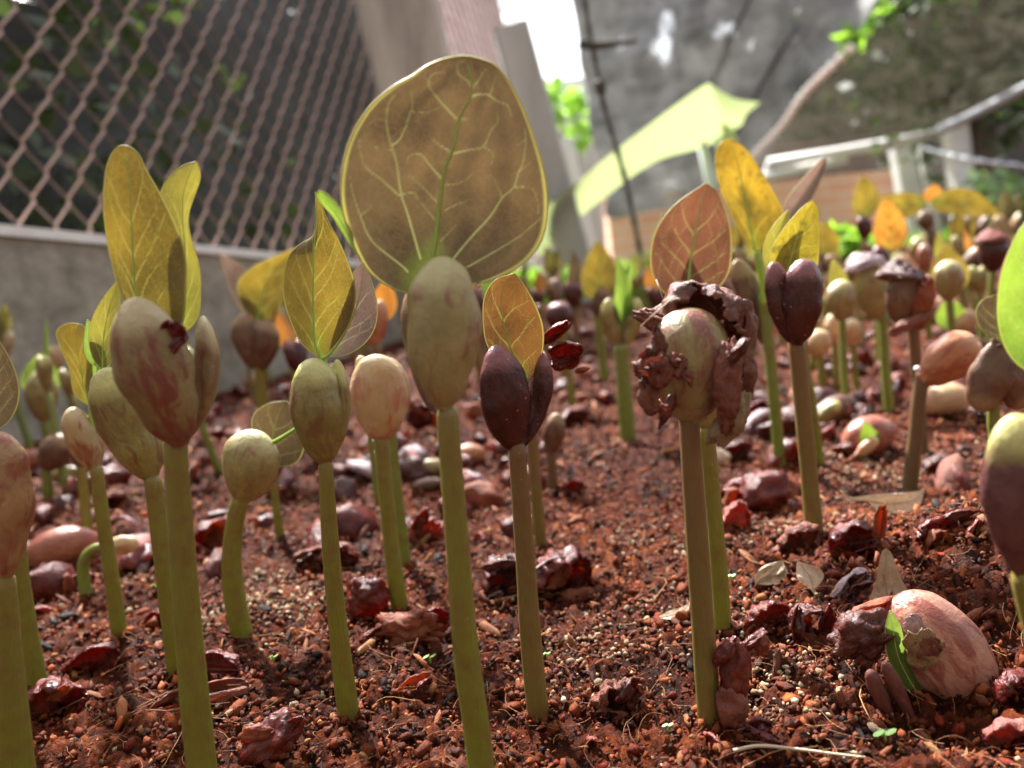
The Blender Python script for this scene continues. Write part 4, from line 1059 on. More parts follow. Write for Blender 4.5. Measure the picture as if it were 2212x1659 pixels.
# the tall one in the middle with the great bronze leaf
p = Plant('tall seedling with one great round bronze leaf above a pale olive seed half', [(1047, 1745), (1033, 1600), (1006, 1400), (986, 1150), (966, 890)], (60, 48), 'stem_olive')
Lh = [(905, 640), (842, 620), (792, 580), (757, 510), (738, 440), (739, 370), (757, 300), (795, 235), (845, 190), (893, 163), (930, 138), (985, 122), (1010, 121)]
Rh = [(905, 640), (985, 620), (1050, 608), (1110, 582), (1150, 550), (1175, 505), (1183, 440), (1175, 370), (1158, 310), (1137, 250), (1108, 190), (1068, 140), (1010, 121)]
Mh = [(905, 640), (925, 600), (936, 549), (950, 444), (960, 368), (978, 323), (992, 257), (1019, 208), (1019, 187), (1014, 155), (1010, 121)]
VH = [(1.25, (720, 1610), (640, 1330), (600, 1210), (570, 1010), (540, 910), (510, 760), (520, 650), (560, 590)), (.8, (540, 910), (600, 850), (660, 690), (670, 640), (660, 570)),
      (.85, (590, 1220), (480, 1120), (380, 1040), (345, 940), (340, 860)), (1.25, (900, 1640), (930, 1600), (1030, 1480), (1150, 1350), (1230, 1230), (1300, 1165), (1330, 1070), (1360, 1000), (1375, 870), (1370, 800)),
      (.7, (1300, 1165), (1410, 1170), (1450, 1260), (1450, 1330)), (1.0, (640, 1690), (600, 1650), (420, 1500), (345, 1340), (290, 1170), (285, 1100)), (.55, (345, 1340), (410, 1290), (415, 1230)),
      (.9, (1010, 1660), (1050, 1640), (1290, 1500), (1400, 1420), (1470, 1350)), (.95, (945, 740), (860, 650), (790, 560), (770, 510), (800, 460), (870, 450)), (1.0, (925, 955), (1030, 930), (1110, 910), (1160, 810), (1200, 760), (1195, 690)),
      (.85, (910, 945), (820, 890), (800, 860)), (.9, (850, 1110), (780, 1030), (720, 960), (650, 970), (640, 1010)), (1.1, (1040, 600), (1080, 588), (1140, 590), (1200, 630), (1260, 655), (1285, 720)),
      (.55, (1110, 910), (1170, 955), (1160, 1020)), (.5, (870, 1150), (960, 1140), (1050, 1080)), (.55, (825, 1260), (700, 1130), (640, 1090)), (.55, (812, 1370), (690, 1220)), (.5, (845, 1500), (950, 1390)), (.6, (870, 1310), (950, 1270), (1010, 1250)),
      (.8, (1040, 545), (1075, 510), (1110, 450), (1140, 420)), (.8, (1040, 545), (1010, 500), (960, 465), (950, 400), (1000, 375)), (.5, (1150, 590), (1170, 540), (1190, 470)), (.5, (510, 760), (440, 745), (380, 790)), (.5, (545, 940), (450, 920), (410, 890)),
      (.5, (1330, 1070), (1420, 1000)), (.5, (600, 1210), (680, 1200), (720, 1260)), (.5, (1230, 1230), (1180, 1120), (1140, 1080)), (.45, (670, 690), (760, 700), (850, 660)), (.5, (960, 740), (1030, 738), (1080, 742)), (.45, (1370, 870), (1330, 900), (1290, 890))]
VH = [(l[0],) + tuple(zc(*q) for q in l[1:]) for l in VH]
p.leaf(Lh, Mh, Rh, 'bronze', dy=.012, tilt=-.10, fold=.18, wave=.19, nv=170, nu=80, vpx=VH, vw=.75)
p.cot((957, 885), (957, 553), 166, 'cot_olive', th=.62, dyb=-.001, dyt=.002, turn=3, bend=-.02, nv=30, nu=28, neck=.22)
p.cot((950, 893), (905, 598), 165, 'cot_brown', th=.45, dyb=.004, dyt=.017, turn=-28, bend=.06, neck=.2)
p.shoot([(955, 870), (930, 700), (912, 632)], 26, 12, 'shoot', .006)
p.leaf([(768, 548), (738, 500), (716, 465), (694, 440), (683, 420), (690, 412)], [(768, 548), (748, 500), (728, 465), (706, 440), (694, 424), (690, 412)], [(768, 548), (760, 500), (744, 462), (722, 432), (702, 415), (690, 412)], 'lime', dy=.006, fold=-1.2, veins=2, nv=18, nu=5)
dr = add_bean(p.root, 'water_drop', p.pt((1034, 617), .008), (0, 60, 0), (.0007, .0007, .0009), 'husk_red')
gm, gnt, gb = mat_new('water'); gb.inputs['Base Color'].default_value = (.95, .97, 1, 1); gb.inputs['Transmission Weight'].default_value = 1; gb.inputs['Roughness'].default_value = .02; gb.inputs['IOR'].default_value = 1.33
MT['water'] = gm; dr.data.materials[0] = gm

# the stout one with two open pinkish halves and a torn red scrap
p = Plant('stout seedling with open reddish seed halves, a torn red scrap and a tall amber leaf', [(445, 1745), (430, 1600), (410, 1400), (393, 1180), (378, 950)], (66, 50), 'stem_olive')
p.leaf([(374, 738), (320, 712), (272, 660), (246, 590), (228, 500), (223, 430), (230, 360), (250, 320), (272, 314)], [(374, 738), (330, 700), (298, 650), (289, 580), (285, 500), (282, 430), (278, 380), (274, 345), (272, 314)], [(374, 738), (396, 690), (402, 620), (402, 560), (386, 500), (350, 425), (318, 370), (298, 330), (272, 314)], 'amber', dy=.004, tilt=.05, fold=.12, nv=40, nu=10, wave=.10, veins=5)
p.leaf([(378, 738), (362, 690), (352, 620), (346, 540), (342, 470), (345, 425), (358, 392), (390, 360), (425, 348)], [(378, 738), (396, 690), (402, 620), (400, 550), (396, 490), (394, 440), (398, 410), (408, 378), (425, 348)], [(378, 738), (425, 692), (434, 640), (431, 575), (410, 500), (409, 460), (425, 412), (434, 380), (425, 348)], 'olive', dy=.013, tilt=.04, fold=-.2, nv=34, nu=8, veins=4)
p.cot((392, 962), (286, 642), 158, 'cot_mottled', th=.70, turn=14, bend=-.05, dyb=-.002, dyt=-.004, nv=30, nu=26, neck=.24)
p.cot((392, 962), (440, 682), 120, 'cot_mottled', th=.62, turn=-68, bend=.12, dyb=.003, dyt=.006, nv=28, nu=24, neck=.24)
p.shoot([(398, 925), (400, 830), (388, 735)], 26, 30, 'shoot', .004)
s = mpp(340, 740, p.Y)
add_shell(p.root, 'seed_coat', p.pt((342, 742), -.0084), (20, 62, 20), (40 * s, 30 * s, 62 * s), 'husk_red', ph=(.2, 2.6), th=(.5, 2.6), rough=.35, jag=.4, thick=.0006)
# the bean just behind it
p = Plant('seedling with a long striped olive bean half leaning behind the stout one', [(382, 1450), (365, 1300), (345, 1150), (330, 1035)], (44, 36), 'stem_olive')
p.cot((330, 1038), (222, 795), 128, 'cot_green', th=.68, turn=12, bend=.03, nv=26, nu=22, neck=.26)
p.leafo((222, 800), (258, 603), 66, 'olive', dy=.006, fold=.3, veins=3, bend=-.06)
p.leafo((205, 790), (188, 690), 46, 'green', dy=.010, fold=.3, veins=3)
p.shoot([(315, 1020), (250, 900), (212, 785)], 16, 12, 'shoot', .008)
# narrow one with the amber flag
p = Plant('slender seedling with a narrow pink bean half and a wavy amber leaf', [(258, 1372), (240, 1240), (222, 1120), (208, 1012)], (33, 27), 'stem_olive')
p.cot((206, 1018), (152, 880), 66, 'cot_pink', th=.8, turn=20, nv=22, neck=.3)
p.cot((208, 1018), (206, 880), 50, 'cot_pink', th=.7, turn=70, dyb=.002, dyt=.004, neck=.3)
p.leaf([(196, 880), (160, 850), (150, 800), (128, 745), (122, 715), (148, 698), (172, 700)], [(196, 880), (182, 840), (175, 800), (166, 750), (160, 725), (164, 710), (172, 700)], [(196, 880), (200, 840), (200, 800), (196, 750), (190, 720), (182, 706), (172, 700)], 'amber', dy=.004, fold=.2, veins=3, nv=24)
p.leafo((205, 880), (192, 700), 52, 'green', dy=.007, fold=.35, veins=3)
p.shoot([(207, 1000), (203, 940), (197, 875)], 15, 12, 'shoot', .001)
# round olive bean
p = Plant('short seedling with a round olive bean seen from its side and a bronze leaf behind', [(526, 1372), (508, 1300), (500, 1200), (512, 1105), (522, 1078)], (48, 38), 'stem_olive')
p.leaf([(592, 1010), (560, 985), (545, 930), (548, 895), (580, 872), (615, 866)], [(592, 1010), (590, 960), (592, 930), (598, 905), (606, 885), (615, 866)], [(592, 1010), (640, 1000), (660, 960), (664, 925), (645, 885), (615, 866)], 'bronze', dy=.016, fold=.2, veins=3, nv=26)
p.cot((520, 1085), (560, 930), 132, 'cot_olive', th=.72, turn=-10, nv=26, nu=24, neck=.3, pw=2.2)
p.cot((528, 1085), (572, 945), 90, 'cot_brown', th=.5, turn=-70, dyb=.003, dyt=.006, neck=.3)
p.shoot([(590, 956), (620, 938), (650, 918)], 9, 6, 'shoot', -.002)
# olive bean under the folded two-tone leaf
p = Plant('slim seedling with a smooth brown olive bean under a folded orange and grey leaf', [(752, 1545), (735, 1400), (720, 1250), (710, 1120), (703, 998)], (50, 31), 'stem_olive')
p.leafo((706, 772), (783, 565), 108, 'plum', dy=.010, fold=.15, veins=3, bend=.10)
p.leaf([(694, 778), (652, 742), (626, 690), (612, 640), (613, 595), (626, 550), (652, 525), (676, 508), (682, 460), (681, 412)], [(694, 778), (680, 740), (677, 690), (676, 640), (677, 590), (678, 550), (680, 520), (684, 490), (684, 450), (681, 412)], [(694, 778), (722, 748), (752, 705), (767, 655), (766, 610), (752, 565), (730, 515), (708, 475), (694, 440), (681, 412)], 'amber', dy=.002, fold=-.75, nv=40, nu=10, veins=5)
p.cot((703, 1003), (674, 773), 122, 'cot_green', th=.7, turn=8, bend=-.04, nv=28, nu=24, neck=.22)
p.cot((706, 1003), (730, 776), 112, 'cot_green', th=.5, turn=-74, bend=.10, dyb=.003, dyt=.004, nv=24, neck=.22)
p.shoot([(704, 985), (712, 860), (697, 770)], 20, 16, 'shoot', .002)
p.shoot([(697, 775), (712, 765), (722, 750)], 9, 2, 'shoot', 0)
# beige one
p = Plant('seedling with a broad beige bean half marked with pink beside the tall middle stem', [(864, 1315), (848, 1200), (834, 1060), (824, 950)], (38, 30), 'stem_olive')
p.cot((824, 953), (812, 765), 124, 'cot_beige', th=.6, turn=-6, nv=26, nu=24, neck=.22, pw=2.6)
p.cot((826, 953), (778, 768), 60, 'cot_beige', th=.6, turn=40, dyb=.003, dyt=.005, neck=.3)
p.cot((828, 953), (838, 772), 110, 'cot_pink', th=.5, turn=0, dyb=.005, dyt=.010, neck=.3)
p = Plant('thin bare green stem right behind the seedling with the beige bean', [(878, 1225), (866, 1120), (855, 1020), (848, 930)], (24, 18), 'stem_green')
p.cot((848, 938), (845, 820), 52, 'cot_brown', th=.8, neck=.3)
p = Plant('very thin bright green stem between the olive and the beige bean', [(816, 1095), (808, 1010), (800, 940), (797, 880)], (15, 12), 'stem_green')
p.cot((797, 884), (800, 800), 44, 'cot_brown', th=.8, neck=.3)
# dark plum one
p = Plant('seedling with dark plum coloured seed halves and a rust orange leaf', [(1163, 1545), (1148, 1400), (1134, 1200), (1116, 965)], (50, 36), 'stem_brown')
p.leaf([(1135, 820), (1085, 790), (1052, 745), (1043, 690), (1047, 640), (1070, 605), (1112, 590)], [(1135, 820), (1106, 760), (1090, 710), (1083, 665), (1084, 630), (1094, 605), (1112, 590)], [(1135, 820), (1163, 790), (1174, 745), (1172, 700), (1155, 655), (1132, 615), (1112, 590)], 'rust_shaded', dy=.006, fold=.25, nv=36, nu=10, veins=3)
p.cot((1112, 975), (1070, 745), 112, 'cot_plum', th=.66, turn=10, bend=-.03, nv=28, nu=24, neck=.26, fat=.46, pw=2.1)
p.cot((1120, 972), (1172, 755), 96, 'cot_plum', th=.55, turn=-66, bend=.10, dyb=.003, dyt=.006, nv=26, neck=.26, lump=.07)
p.shoot([(1120, 955), (1134, 880), (1135, 810)], 16, 14, 'stem_green', .004, 'shoot_stalk') if False else p.shoot([(1120, 955), (1134, 880), (1135, 812)], 16, 14, 'shoot', .004)
s = mpp(1215, 760, p.Y)
add_shell(p.root, 'seed_coat', p.pt((1218, 768), .006), (30, 80, 10), (34 * s, 36 * s, 46 * s), 'husk_red', ph=(-.4, 3.4), th=(.4, 2.6), rough=.18, jag=.3)
add_shell(p.root, 'seed_coat', p.pt((1198, 720), .008), (10, 60, -25), (16 * s, 22 * s, 46 * s), 'husk_red', ph=(0, 3.6), th=(.3, 2.8), rough=.2, jag=.3)
add_shell(p.root, 'coat_flake', p.pt((1258, 800), .006), (0, 80, 25), (9 * s, 9 * s, 20 * s), 'husk_orange', ph=(2.2, 5.6), th=(.3, 2.9), rough=.2, jag=.3, nu=12, nv=8)
add_shell(p.root, 'coat_flake', p.pt((1168, 850), .006), (0, 10, 5), (14 * s, 8 * s, 70 * s), 'husk_dark', ph=(2.6, 5.6), th=(.3, 2.9), rough=.25, jag=.4, ridge=.3, nridge=14)
# the two stems under the big shaggy seed coat
p = Plant('seedling whose swollen bean is wrapped in a big shaggy torn brown seed coat', [(1533, 1560), (1522, 1400), (1508, 1200), (1496, 1030), (1488, 895)], (54, 46), 'stem_brown')
p.cot((1494, 912), (1486, 664), 182, 'cot_swollen', th=.80, turn=6, nv=30, nu=28, neck=.3, pw=2.8, lump=.05)
p.cot((1512, 905), (1520, 682), 118, 'cot_swollen', th=.8, turn=-40, dyb=.002, dyt=.003, nv=26, neck=.3)
s = mpp(1490, 790, p.Y)
add_shell(p.root, 'seed_coat', p.pt((1512, 735), .004), (8, 0, 0), (128 * s, 100 * s, 118 * s), 'husk_bark', ph=(-1.0, 3.75), th=(.05, 1.30), rough=.26, jag=.35, thick=.0012, seed=31, nu=40, nv=20)
add_shell(p.root, 'seed_coat', p.pt((1560, 790), .004), (0, 12, 0), (74 * s, 70 * s, 150 * s), 'husk_bark', ph=(-1.15, 1.7), th=(.5, 2.1), rough=.3, jag=.35, thick=.0010, seed=33, nu=26, nv=22)
add_shell(p.root, 'seed_coat', p.pt((1412, 690), .002), (0, -62, 0), (22 * s, 24 * s, 48 * s), 'husk_bark', ph=(0, 5.2), th=(.2, 2.8), rough=.4, jag=.4, seed=35)
add_shell(p.root, 'seed_coat', p.pt((1570, 830), -.008), (0, 8, 30), (26 * s, 30 * s, 92 * s), 'husk_matte', ph=(2.6, 6.0), th=(.25, 2.8), rough=.22, ridge=.14, nridge=26, jag=.35, seed=37, nu=24, nv=26)
add_shell(p.root, 'seed_coat', p.pt((1590, 765), -.010), (20, 38, 0), (14 * s, 18 * s, 46 * s), 'husk_dark', ph=(2.4, 5.6), th=(.2, 2.9), rough=.25, jag=.3, seed=39)
add_shell(p.root, 'seed_coat', p.pt((1578, 905), -.006), (10, 26, 10), (34 * s, 34 * s, 72 * s), 'husk_tan', ph=(1.9, 5.9), th=(.3, 2.75), rough=.3, jag=.4, seed=41, nu=24, nv=20, curl=.2)
for q, (a, b, r1, r2, rx, ry, rz, mt) in enumerate([(1422, 800, 44, 34, 20, 30, 20, 'husk_matte'), (1462, 790, 30, 26, -10, 70, 30, 'husk_matte'), (1392, 800, 34, 22, 0, 80, -20, 'husk_matte'), (1398, 850, 28, 46, 10, -10, 20, 'husk_bark'), (1445, 775, 34, 24, 40, 20, -30, 'husk_matte'), (1412, 765, 30, 38, 10, 15, 0, 'husk_bark'), (1484, 815, 22, 16, 0, 60, 40, 'husk_matte'), (1425, 740, 14, 40, 0, -8, 10, 'husk_bark'), (1440, 885, 20, 34, 0, 30, 10, 'husk_dark')]):
    add_shell(p.root, 'coat_flake', p.pt((a, b), -.0098 + .0011 * (q % 3)), (rx, ry, rz), (r1 * s, r1 * .5 * s, r2 * s), mt, ph=(3.3, 5.9), th=(.45, 2.7), rough=.45, jag=.6, seed=50 + q, nu=18, nv=14, thick=.0005)
v, f, _ = tube(spline([p.pt((1385, 705), -.004), p.pt((1400, 690), -.012), p.pt((1440, 655), -.01), p.pt((1455, 640), -.006)], 16), .00016, 5); mobj('coir_strand', v, f, MT['dry_leaf'], p.root)
v, f, _ = tube(spline([p.pt((1432, 645), -.006), p.pt((1424, 622), -.006), p.pt((1418, 605), -.004)], 10), .00014, 5); mobj('coir_strand', v, f, MT['dry_leaf'], p.root)
p = Plant('green stem pressed against the brown stem under the shaggy seed coat', [(1562, 1362), (1552, 1220), (1540, 1080), (1526, 930)], (40, 34), 'stem_olive')
p.cot((1526, 932), (1535, 770), 90, 'cot_olive', th=.7, neck=.3)
# russet leaf behind it
p = Plant('seedling with a broad russet leaf standing behind the shaggy seed coat', [(1505, 900), (1495, 760), (1488, 690)], (34, 28), 'stem_brown', Y=.30)
p.leaf([(1480, 660), (1432, 630), (1408, 590), (1405, 540), (1420, 490), (1455, 445), (1490, 418), (1525, 396)], [(1480, 660), (1487, 610), (1492, 560), (1500, 510), (1508, 470), (1516, 435), (1522, 412), (1525, 396)], [(1480, 660), (1540, 632), (1572, 595), (1581, 545), (1578, 490), (1562, 440), (1548, 412), (1525, 396)], 'russet', dy=.0, fold=.12, nv=36, nu=10, veins=4)
p.leafo((1478, 655), (1432, 458), 72, 'plum', dy=.014, fold=.2, veins=2, bend=-.05)
p.leafo((1500, 660), (1512, 604), 70, 'rust', dy=.003, fold=.2, veins=2)
p.cot((1486, 710), (1462, 606), 76, 'cot_orange', th=.7, turn=10)
# yellow leaf pair behind the plum open one
p = Plant('seedling with a tall dark stained yellow leaf on a dark green stem', [(1686, 1012), (1676, 900), (1660, 740), (1648, 640)], (26, 24), 'stem_green')
p.leaf([(1632, 545), (1600, 505), (1575, 455), (1556, 410), (1545, 360), (1547, 325), (1562, 303), (1578, 300)], [(1632, 545), (1622, 500), (1613, 450), (1604, 400), (1594, 355), (1586, 328), (1580, 312), (1578, 300)], [(1632, 545), (1668, 520), (1690, 485), (1692, 458), (1672, 415), (1640, 362), (1608, 318), (1578, 300)], 'stained', dy=.0, fold=.15, nv=34, nu=9, veins=4)
p.leaf([(1655, 560), (1682, 478), (1700, 430), (1735, 385), (1765, 352), (1785, 340)], [(1655, 560), (1690, 492), (1715, 448), (1748, 400), (1772, 362), (1785, 340)], [(1655, 560), (1700, 505), (1728, 465), (1756, 425), (1782, 365), (1785, 340)], 'plum', dy=.006, fold=.5, veins=0, nv=22)
p.shoot([(1650, 660), (1646, 600), (1634, 540)], 18, 14, 'stem_green' if False else 'shoot', -.001)
p.cot((1655, 745), (1590, 560), 66, 'cot_brown', th=.5, turn=8, dyb=.004, dyt=.008)
p.cot((1655, 745), (1682, 545), 48, 'cot_green', th=.6, turn=-60, dyb=.004, dyt=.010)
# plum open pair
p = Plant('seedling with two glossy plum seed halves opened around a spotted yellow leaf', [(1762, 1165), (1750, 1050), (1736, 900), (1720, 738)], (38, 36), 'stem_brown')
p.leaf([(1690, 635), (1668, 590), (1664, 550), (1680, 512), (1715, 466), (1742, 440), (1757, 433)], [(1690, 635), (1700, 590), (1712, 545), (1724, 505), (1738, 470), (1750, 445), (1757, 433)], [(1690, 635), (1742, 610), (1766, 575), (1769, 530), (1769, 480), (1767, 450), (1757, 433)], 'spotted', dy=.006, fold=.2, nv=30, nu=8, veins=4)
p.leafo((1690, 620), (1704, 452), 58, 'olive', dy=.012, fold=.5, veins=3, bend=-.12)
p.cot((1716, 745), (1668, 565), 78, 'cot_plum', th=.72, turn=22, bend=.02, nv=26, nu=22, neck=.26)
p.cot((1722, 745), (1738, 558), 94, 'cot_plum', th=.7, turn=-14, bend=-.03, dyb=-.002, dyt=-.004, nv=26, nu=22, neck=.26)
p.shoot([(1718, 730), (1708, 680), (1692, 630)], 16, 14, 'shoot', .003)
p = Plant('thin olive stem showing just beside the stem with the plum seed halves', [(1775, 1010), (1760, 900), (1742, 790), (1735, 720)], (18, 16), 'stem_olive')
p.cot((1735, 724), (1728, 640), 44, 'cot_brown', th=.8, neck=.3)
# bent orange one
p = Plant('seedling bent over with an orange brown bean lying sideways on a dark hooked stem', [(1962, 1065), (1972, 990), (1980, 920), (1985, 860), (1994, 815), (2010, 800)], (33, 28), 'stem_dark')
p.cot((1986, 822), (2105, 728), 98, 'cot_orange', th=.8, turn=10, nv=26, nu=24, neck=.4, bend=.02)
p.cot((1995, 826), (2120, 748), 84, 'cot_orange', th=.7, turn=40, dyb=.004, dyt=.008, neck=.4)
gb_ = add_bean(p.root, 'water_drop', p.pt((1981, 797), -.006), (0, 0, 0), (.0014, .0014, .0014), 'white_paint', kink=0)
# wrinkled open pair with the bronze leaf
p = Plant('seedling with wrinkled tan brown seed halves hanging open under a curled bronze leaf', [(2150, 960), (2146, 905), (2150, 850), (2160, 790)], (26, 24), 'stem_green', Y=.30)
p.cot((2160, 735), (2118, 890), 84, 'cot_brown', th=.5, turn=24, nv=26, nu=22, lump=.10, neck=.4)
p.cot((2166, 735), (2205, 880), 110, 'cot_brown', th=.5, turn=-30, dyt=.004, nv=26, nu=22, lump=.12, neck=.4)
p.leaf([(2163, 740), (2120, 712), (2108, 675), (2122, 648), (2148, 638)], [(2163, 740), (2152, 705), (2148, 680), (2148, 655), (2148, 638)], [(2163, 740), (2192, 700), (2196, 670), (2180, 645), (2148, 638)], 'bronze', fold=.4, dy=-.002, veins=3, nv=26)
p.shoot([(2161, 800), (2164, 760), (2163, 735)], 9, 7, 'shoot', -.001)
# cropped ones at the sides of the frame
p = Plant('near seedling with a large plum and yellow bean half beside the big lime leaf', [(2268, 1500), (2245, 1380), (2225, 1300), (2210, 1240)], (62, 52), 'stem_olive', Y=.140)
p.cot((2215, 1248), (2190, 893), 176, 'cot_plum', th=.75, turn=6, nv=28, nu=26, neck=.26, fat=.5)
MT['cot_two'] = cot_mat('cot_two', (.17, .065, .06), (.12, .05, .045), (.08, .025, .025), .4, .3, tip=(.5, .46, .16))
for o_ in p.root.children:
    if o_.name.startswith('cotyledon'): o_.data.materials[0] = MT['cot_two']
p.leaf([(2290, 820), (2215, 800), (2172, 755), (2154, 690), (2158, 610), (2180, 540), (2215, 480), (2290, 420)], [(2290, 820), (2270, 740), (2262, 690), (2262, 620), (2268, 560), (2276, 500), (2284, 450), (2290, 420)], [(2290, 820), (2340, 740), (2370, 690), (2375, 620), (2370, 560), (2350, 500), (2320, 450), (2290, 420)], 'lime', dy=.02, fold=.1, veins=2, nv=30)
p.shoot([(2215, 1200), (2255, 1000), (2290, 815)], 30, 20, 'shoot', .012)
p = Plant('near seedling with a large orange beige bean half before the concrete wall', [(40, 1760), (30, 1620), (16, 1440), (4, 1250)], (84, 50), 'stem_olive')
p.cot((5, 1258), (2, 932), 146, 'cot_tan', th=.7, turn=-4, nv=30, nu=26, neck=.26)
p.leafo((-20, 935), (-20, 715), 124, 'bronze', dy=.012, fold=.15, veins=4, bend=0)
p.shoot([(2, 1230), (-10, 1050), (-20, 930)], 26, 14, 'shoot', .008)
p = Plant('plain olive stem standing close behind the near orange beige bean', [(78, 1478), (60, 1380), (42, 1260), (30, 1150)], (48, 40), 'stem_olive')
p.cot((30, 1155), (20, 960), 90, 'cot_pink', th=.7, neck=.3)

# ================================================================== seedlings of the middle distance
p = Plant('open green seedling with a bean split like a fork around two upright dark green leaves', [(1356, 952), (1350, 860), (1342, 750)], (35, 32), 'stem_green')
p.cot((1338, 752), (1312, 645), 50, 'cot_green', th=.8, turn=40, bend=.10, neck=.4)
p.cot((1346, 752), (1378, 645), 46, 'cot_green', th=.8, turn=-40, bend=.10, neck=.4)
p.leafo((1342, 730), (1332, 552), 44, 'green', dy=.002, fold=.7, veins=0, bend=.05, ap=.55)
p.leafo((1346, 730), (1366, 562), 36, 'green', dy=.004, fold=-.7, veins=0, bend=-.05, ap=.6)
p = Plant('seedling with an upright mustard leaf standing behind the forked green one', [(1300, 760), (1292, 690), (1288, 650)], (20, 18), 'stem_green', Y=.75)
p.leafo((1285, 650), (1290, 518), 78, 'amber', fold=.15, veins=3)
p.cot((1292, 700), (1303, 618), 42, 'cot_brown', th=.7)
p = Plant('dark seedling with a narrow brown leaf beside the mustard leaf', [(1246, 740), (1240, 660)], (14, 14), 'stem_dark', Y=.85)
p.leafo((1238, 645), (1236, 540), 36, 'dark', fold=.2, veins=0)
p.cot((1240, 670), (1230, 605), 36, 'cot_plum', th=.8)
p.cot((1240, 670), (1252, 610), 28, 'cot_plum', th=.8, turn=50)
p = Plant('low seedling with a shiny plum seed cap below the narrow brown leaf', [(1228, 800), (1218, 740), (1212, 712)], (16, 15), 'stem_olive', Y=.62)
p.cot((1212, 716), (1205, 652), 66, 'cot_plum', th=.8)
p = Plant('small drooping seedling with a brown bean head beside the thin stem behind the plum one', [(1196, 1062), (1192, 1010), (1188, 960)], (24, 22), 'stem_dark')
p.cot((1188, 985), (1204, 892), 50, 'cot_brown', th=.8, turn=10)
p = Plant('leafless pinkish olive stem rising behind the plum seed halves', [(1168, 1182), (1160, 1080), (1150, 960), (1146, 900)], (27, 24), 'stem_brown')
p.cot((1146, 905), (1150, 800), 64, 'cot_plum', th=.7, dyt=.004)
p = Plant('seedling with two dark bean halves under a glowing yellow orange leaf', [(572, 905), (566, 860), (562, 790)], (27, 25), 'stem_olive', Y=.52)
p.leaf([(558, 692), (528, 668), (514, 632), (516, 606), (545, 578), (590, 555), (642, 534)], [(558, 692), (562, 660), (568, 630), (580, 605), (598, 580), (618, 556), (642, 534)], [(558, 692), (592, 684), (612, 650), (622, 615), (640, 590), (650, 560), (642, 534)], 'amber', fold=.2, dy=.002, veins=3, nv=26)
p.leafo((552, 690), (472, 545), 56, 'plum', dy=.02, fold=.3, veins=0)
p.cot((560, 800), (524, 676), 74, 'cot_brown', th=.6, turn=24)
p.cot((562, 800), (576, 690), 78, 'cot_brown', th=.6, turn=-20, dyb=-.002, dyt=-.003)
p.shoot([(560, 740), (556, 690)], 10, 10)
p = Plant('seedling with an upright split pinkish bean beside the great bronze leaf', [(822, 830), (816, 790), (814, 745)], (24, 22), 'stem_brown', Y=.48)
p.cot((812, 750), (822, 648), 42, 'cot_orange', th=.8, turn=12)
p.cot((808, 750), (778, 668), 40, 'cot_orange', th=.8, turn=-30)
p.leafo((810, 700), (836, 600), 60, 'rust', dy=.02, fold=.2, veins=0)
p = Plant('seedling with a tan bean and a fresh green leaf close to the concrete wall', [(104, 960), (98, 930), (94, 905)], (17, 15), 'stem_green', Y=.62)
p.cot((92, 912), (90, 798), 70, 'cot_olive', th=.75)
p.leafo((78, 860), (88, 762), 86, 'green', dy=.02, fold=.2, veins=2)
p = Plant('seedling with a brown bean tipped sideways below the tan bean by the wall', [(104, 1070), (100, 1020), (98, 985)], (22, 20), 'stem_green', Y=.50)
p.cot((96, 1015), (140, 940), 68, 'cot_brown', th=.8, turn=10)
p = Plant('stem partly hidden behind the slender seedling with the narrow pink bean', [(190, 1175), (184, 1090), (176, 1010)], (24, 20), 'stem_olive')
p.cot((176, 1015), (170, 940), 46, 'cot_brown', th=.8)
p = Plant('thin olive stem standing in the gap behind the round olive bean', [(606, 1165), (596, 1090), (590, 1030)], (20, 16), 'stem_olive')
p.cot((590, 1034), (600, 960), 44, 'cot_brown', th=.8)
p = Plant('small hooked pale green sprout arching beside the split orange seed', [(186, 1285), (180, 1240), (184, 1205), (205, 1185), (232, 1180)], (28, 20), 'stem_green')
p.cot((225, 1182), (300, 1172), 44, 'cot_beige', th=.8)
# right half
p = Plant('seedling with a smooth tan bean beside the plum seed halves', [(1826, 838), (1822, 760), (1819, 690)], (17, 16), 'stem_green', Y=.50)
p.cot((1819, 694), (1817, 604), 70, 'cot_olive', th=.8)
p.leafo((1812, 640), (1798, 558), 42, 'olive', dy=.02, fold=.3, veins=0)
p = Plant('seedling with a bean half capped by purple skin next to the husk capped one', [(1922, 895), (1914, 800), (1906, 680)], (22, 20), 'stem_green')
p.cot((1896, 690), (1878, 570), 80, 'cot_olive', th=.75)
add_shell(p.root, 'seed_coat', p.pt((1874, 592), 0), (0, -10, 0), (.0148, .0130, .014), 'husk_lilac', ph=(-.2, 6.3), th=(0, 1.2), rough=.12, jag=.25)
p = Plant('seedling with a dark bean still wearing a red brown husk cap', [(1986, 860), (1978, 780), (1972, 700)], (26, 24), 'stem_dark', Y=.40)
p.cot((1962, 712), (1950, 582), 88, 'cot_brown', th=.75)
add_shell(p.root, 'seed_coat', p.pt((1950, 620), 0), (0, 12, 0), (.0130, .0120, .0125), 'husk_dark', ph=(.2, 5.6), th=(0, 1.25), rough=.22, jag=.35)
add_shell(p.root, 'coat_flake', p.pt((1992, 650), -.004), (0, 10, 0), (.006, .006, .014), 'husk_orange', ph=(2.6, 5.6), th=(.4, 2.7), rough=.3, jag=.4)
add_shell(p.root, 'coat_flake', p.pt((1965, 700), -.010), (0, 70, 0), (.003, .003, .013), 'husk_matte', ph=(2.0, 5.9), th=(.3, 2.8), rough=.3, jag=.4)
p = Plant('seedling with an egg shaped tan bean framed by a folded yellow leaf', [(2062, 760), (2055, 700), (2050, 645)], (18, 17), 'stem_green', Y=.58)
p.cot((2050, 652), (2046, 562), 68, 'cot_olive', th=.8)
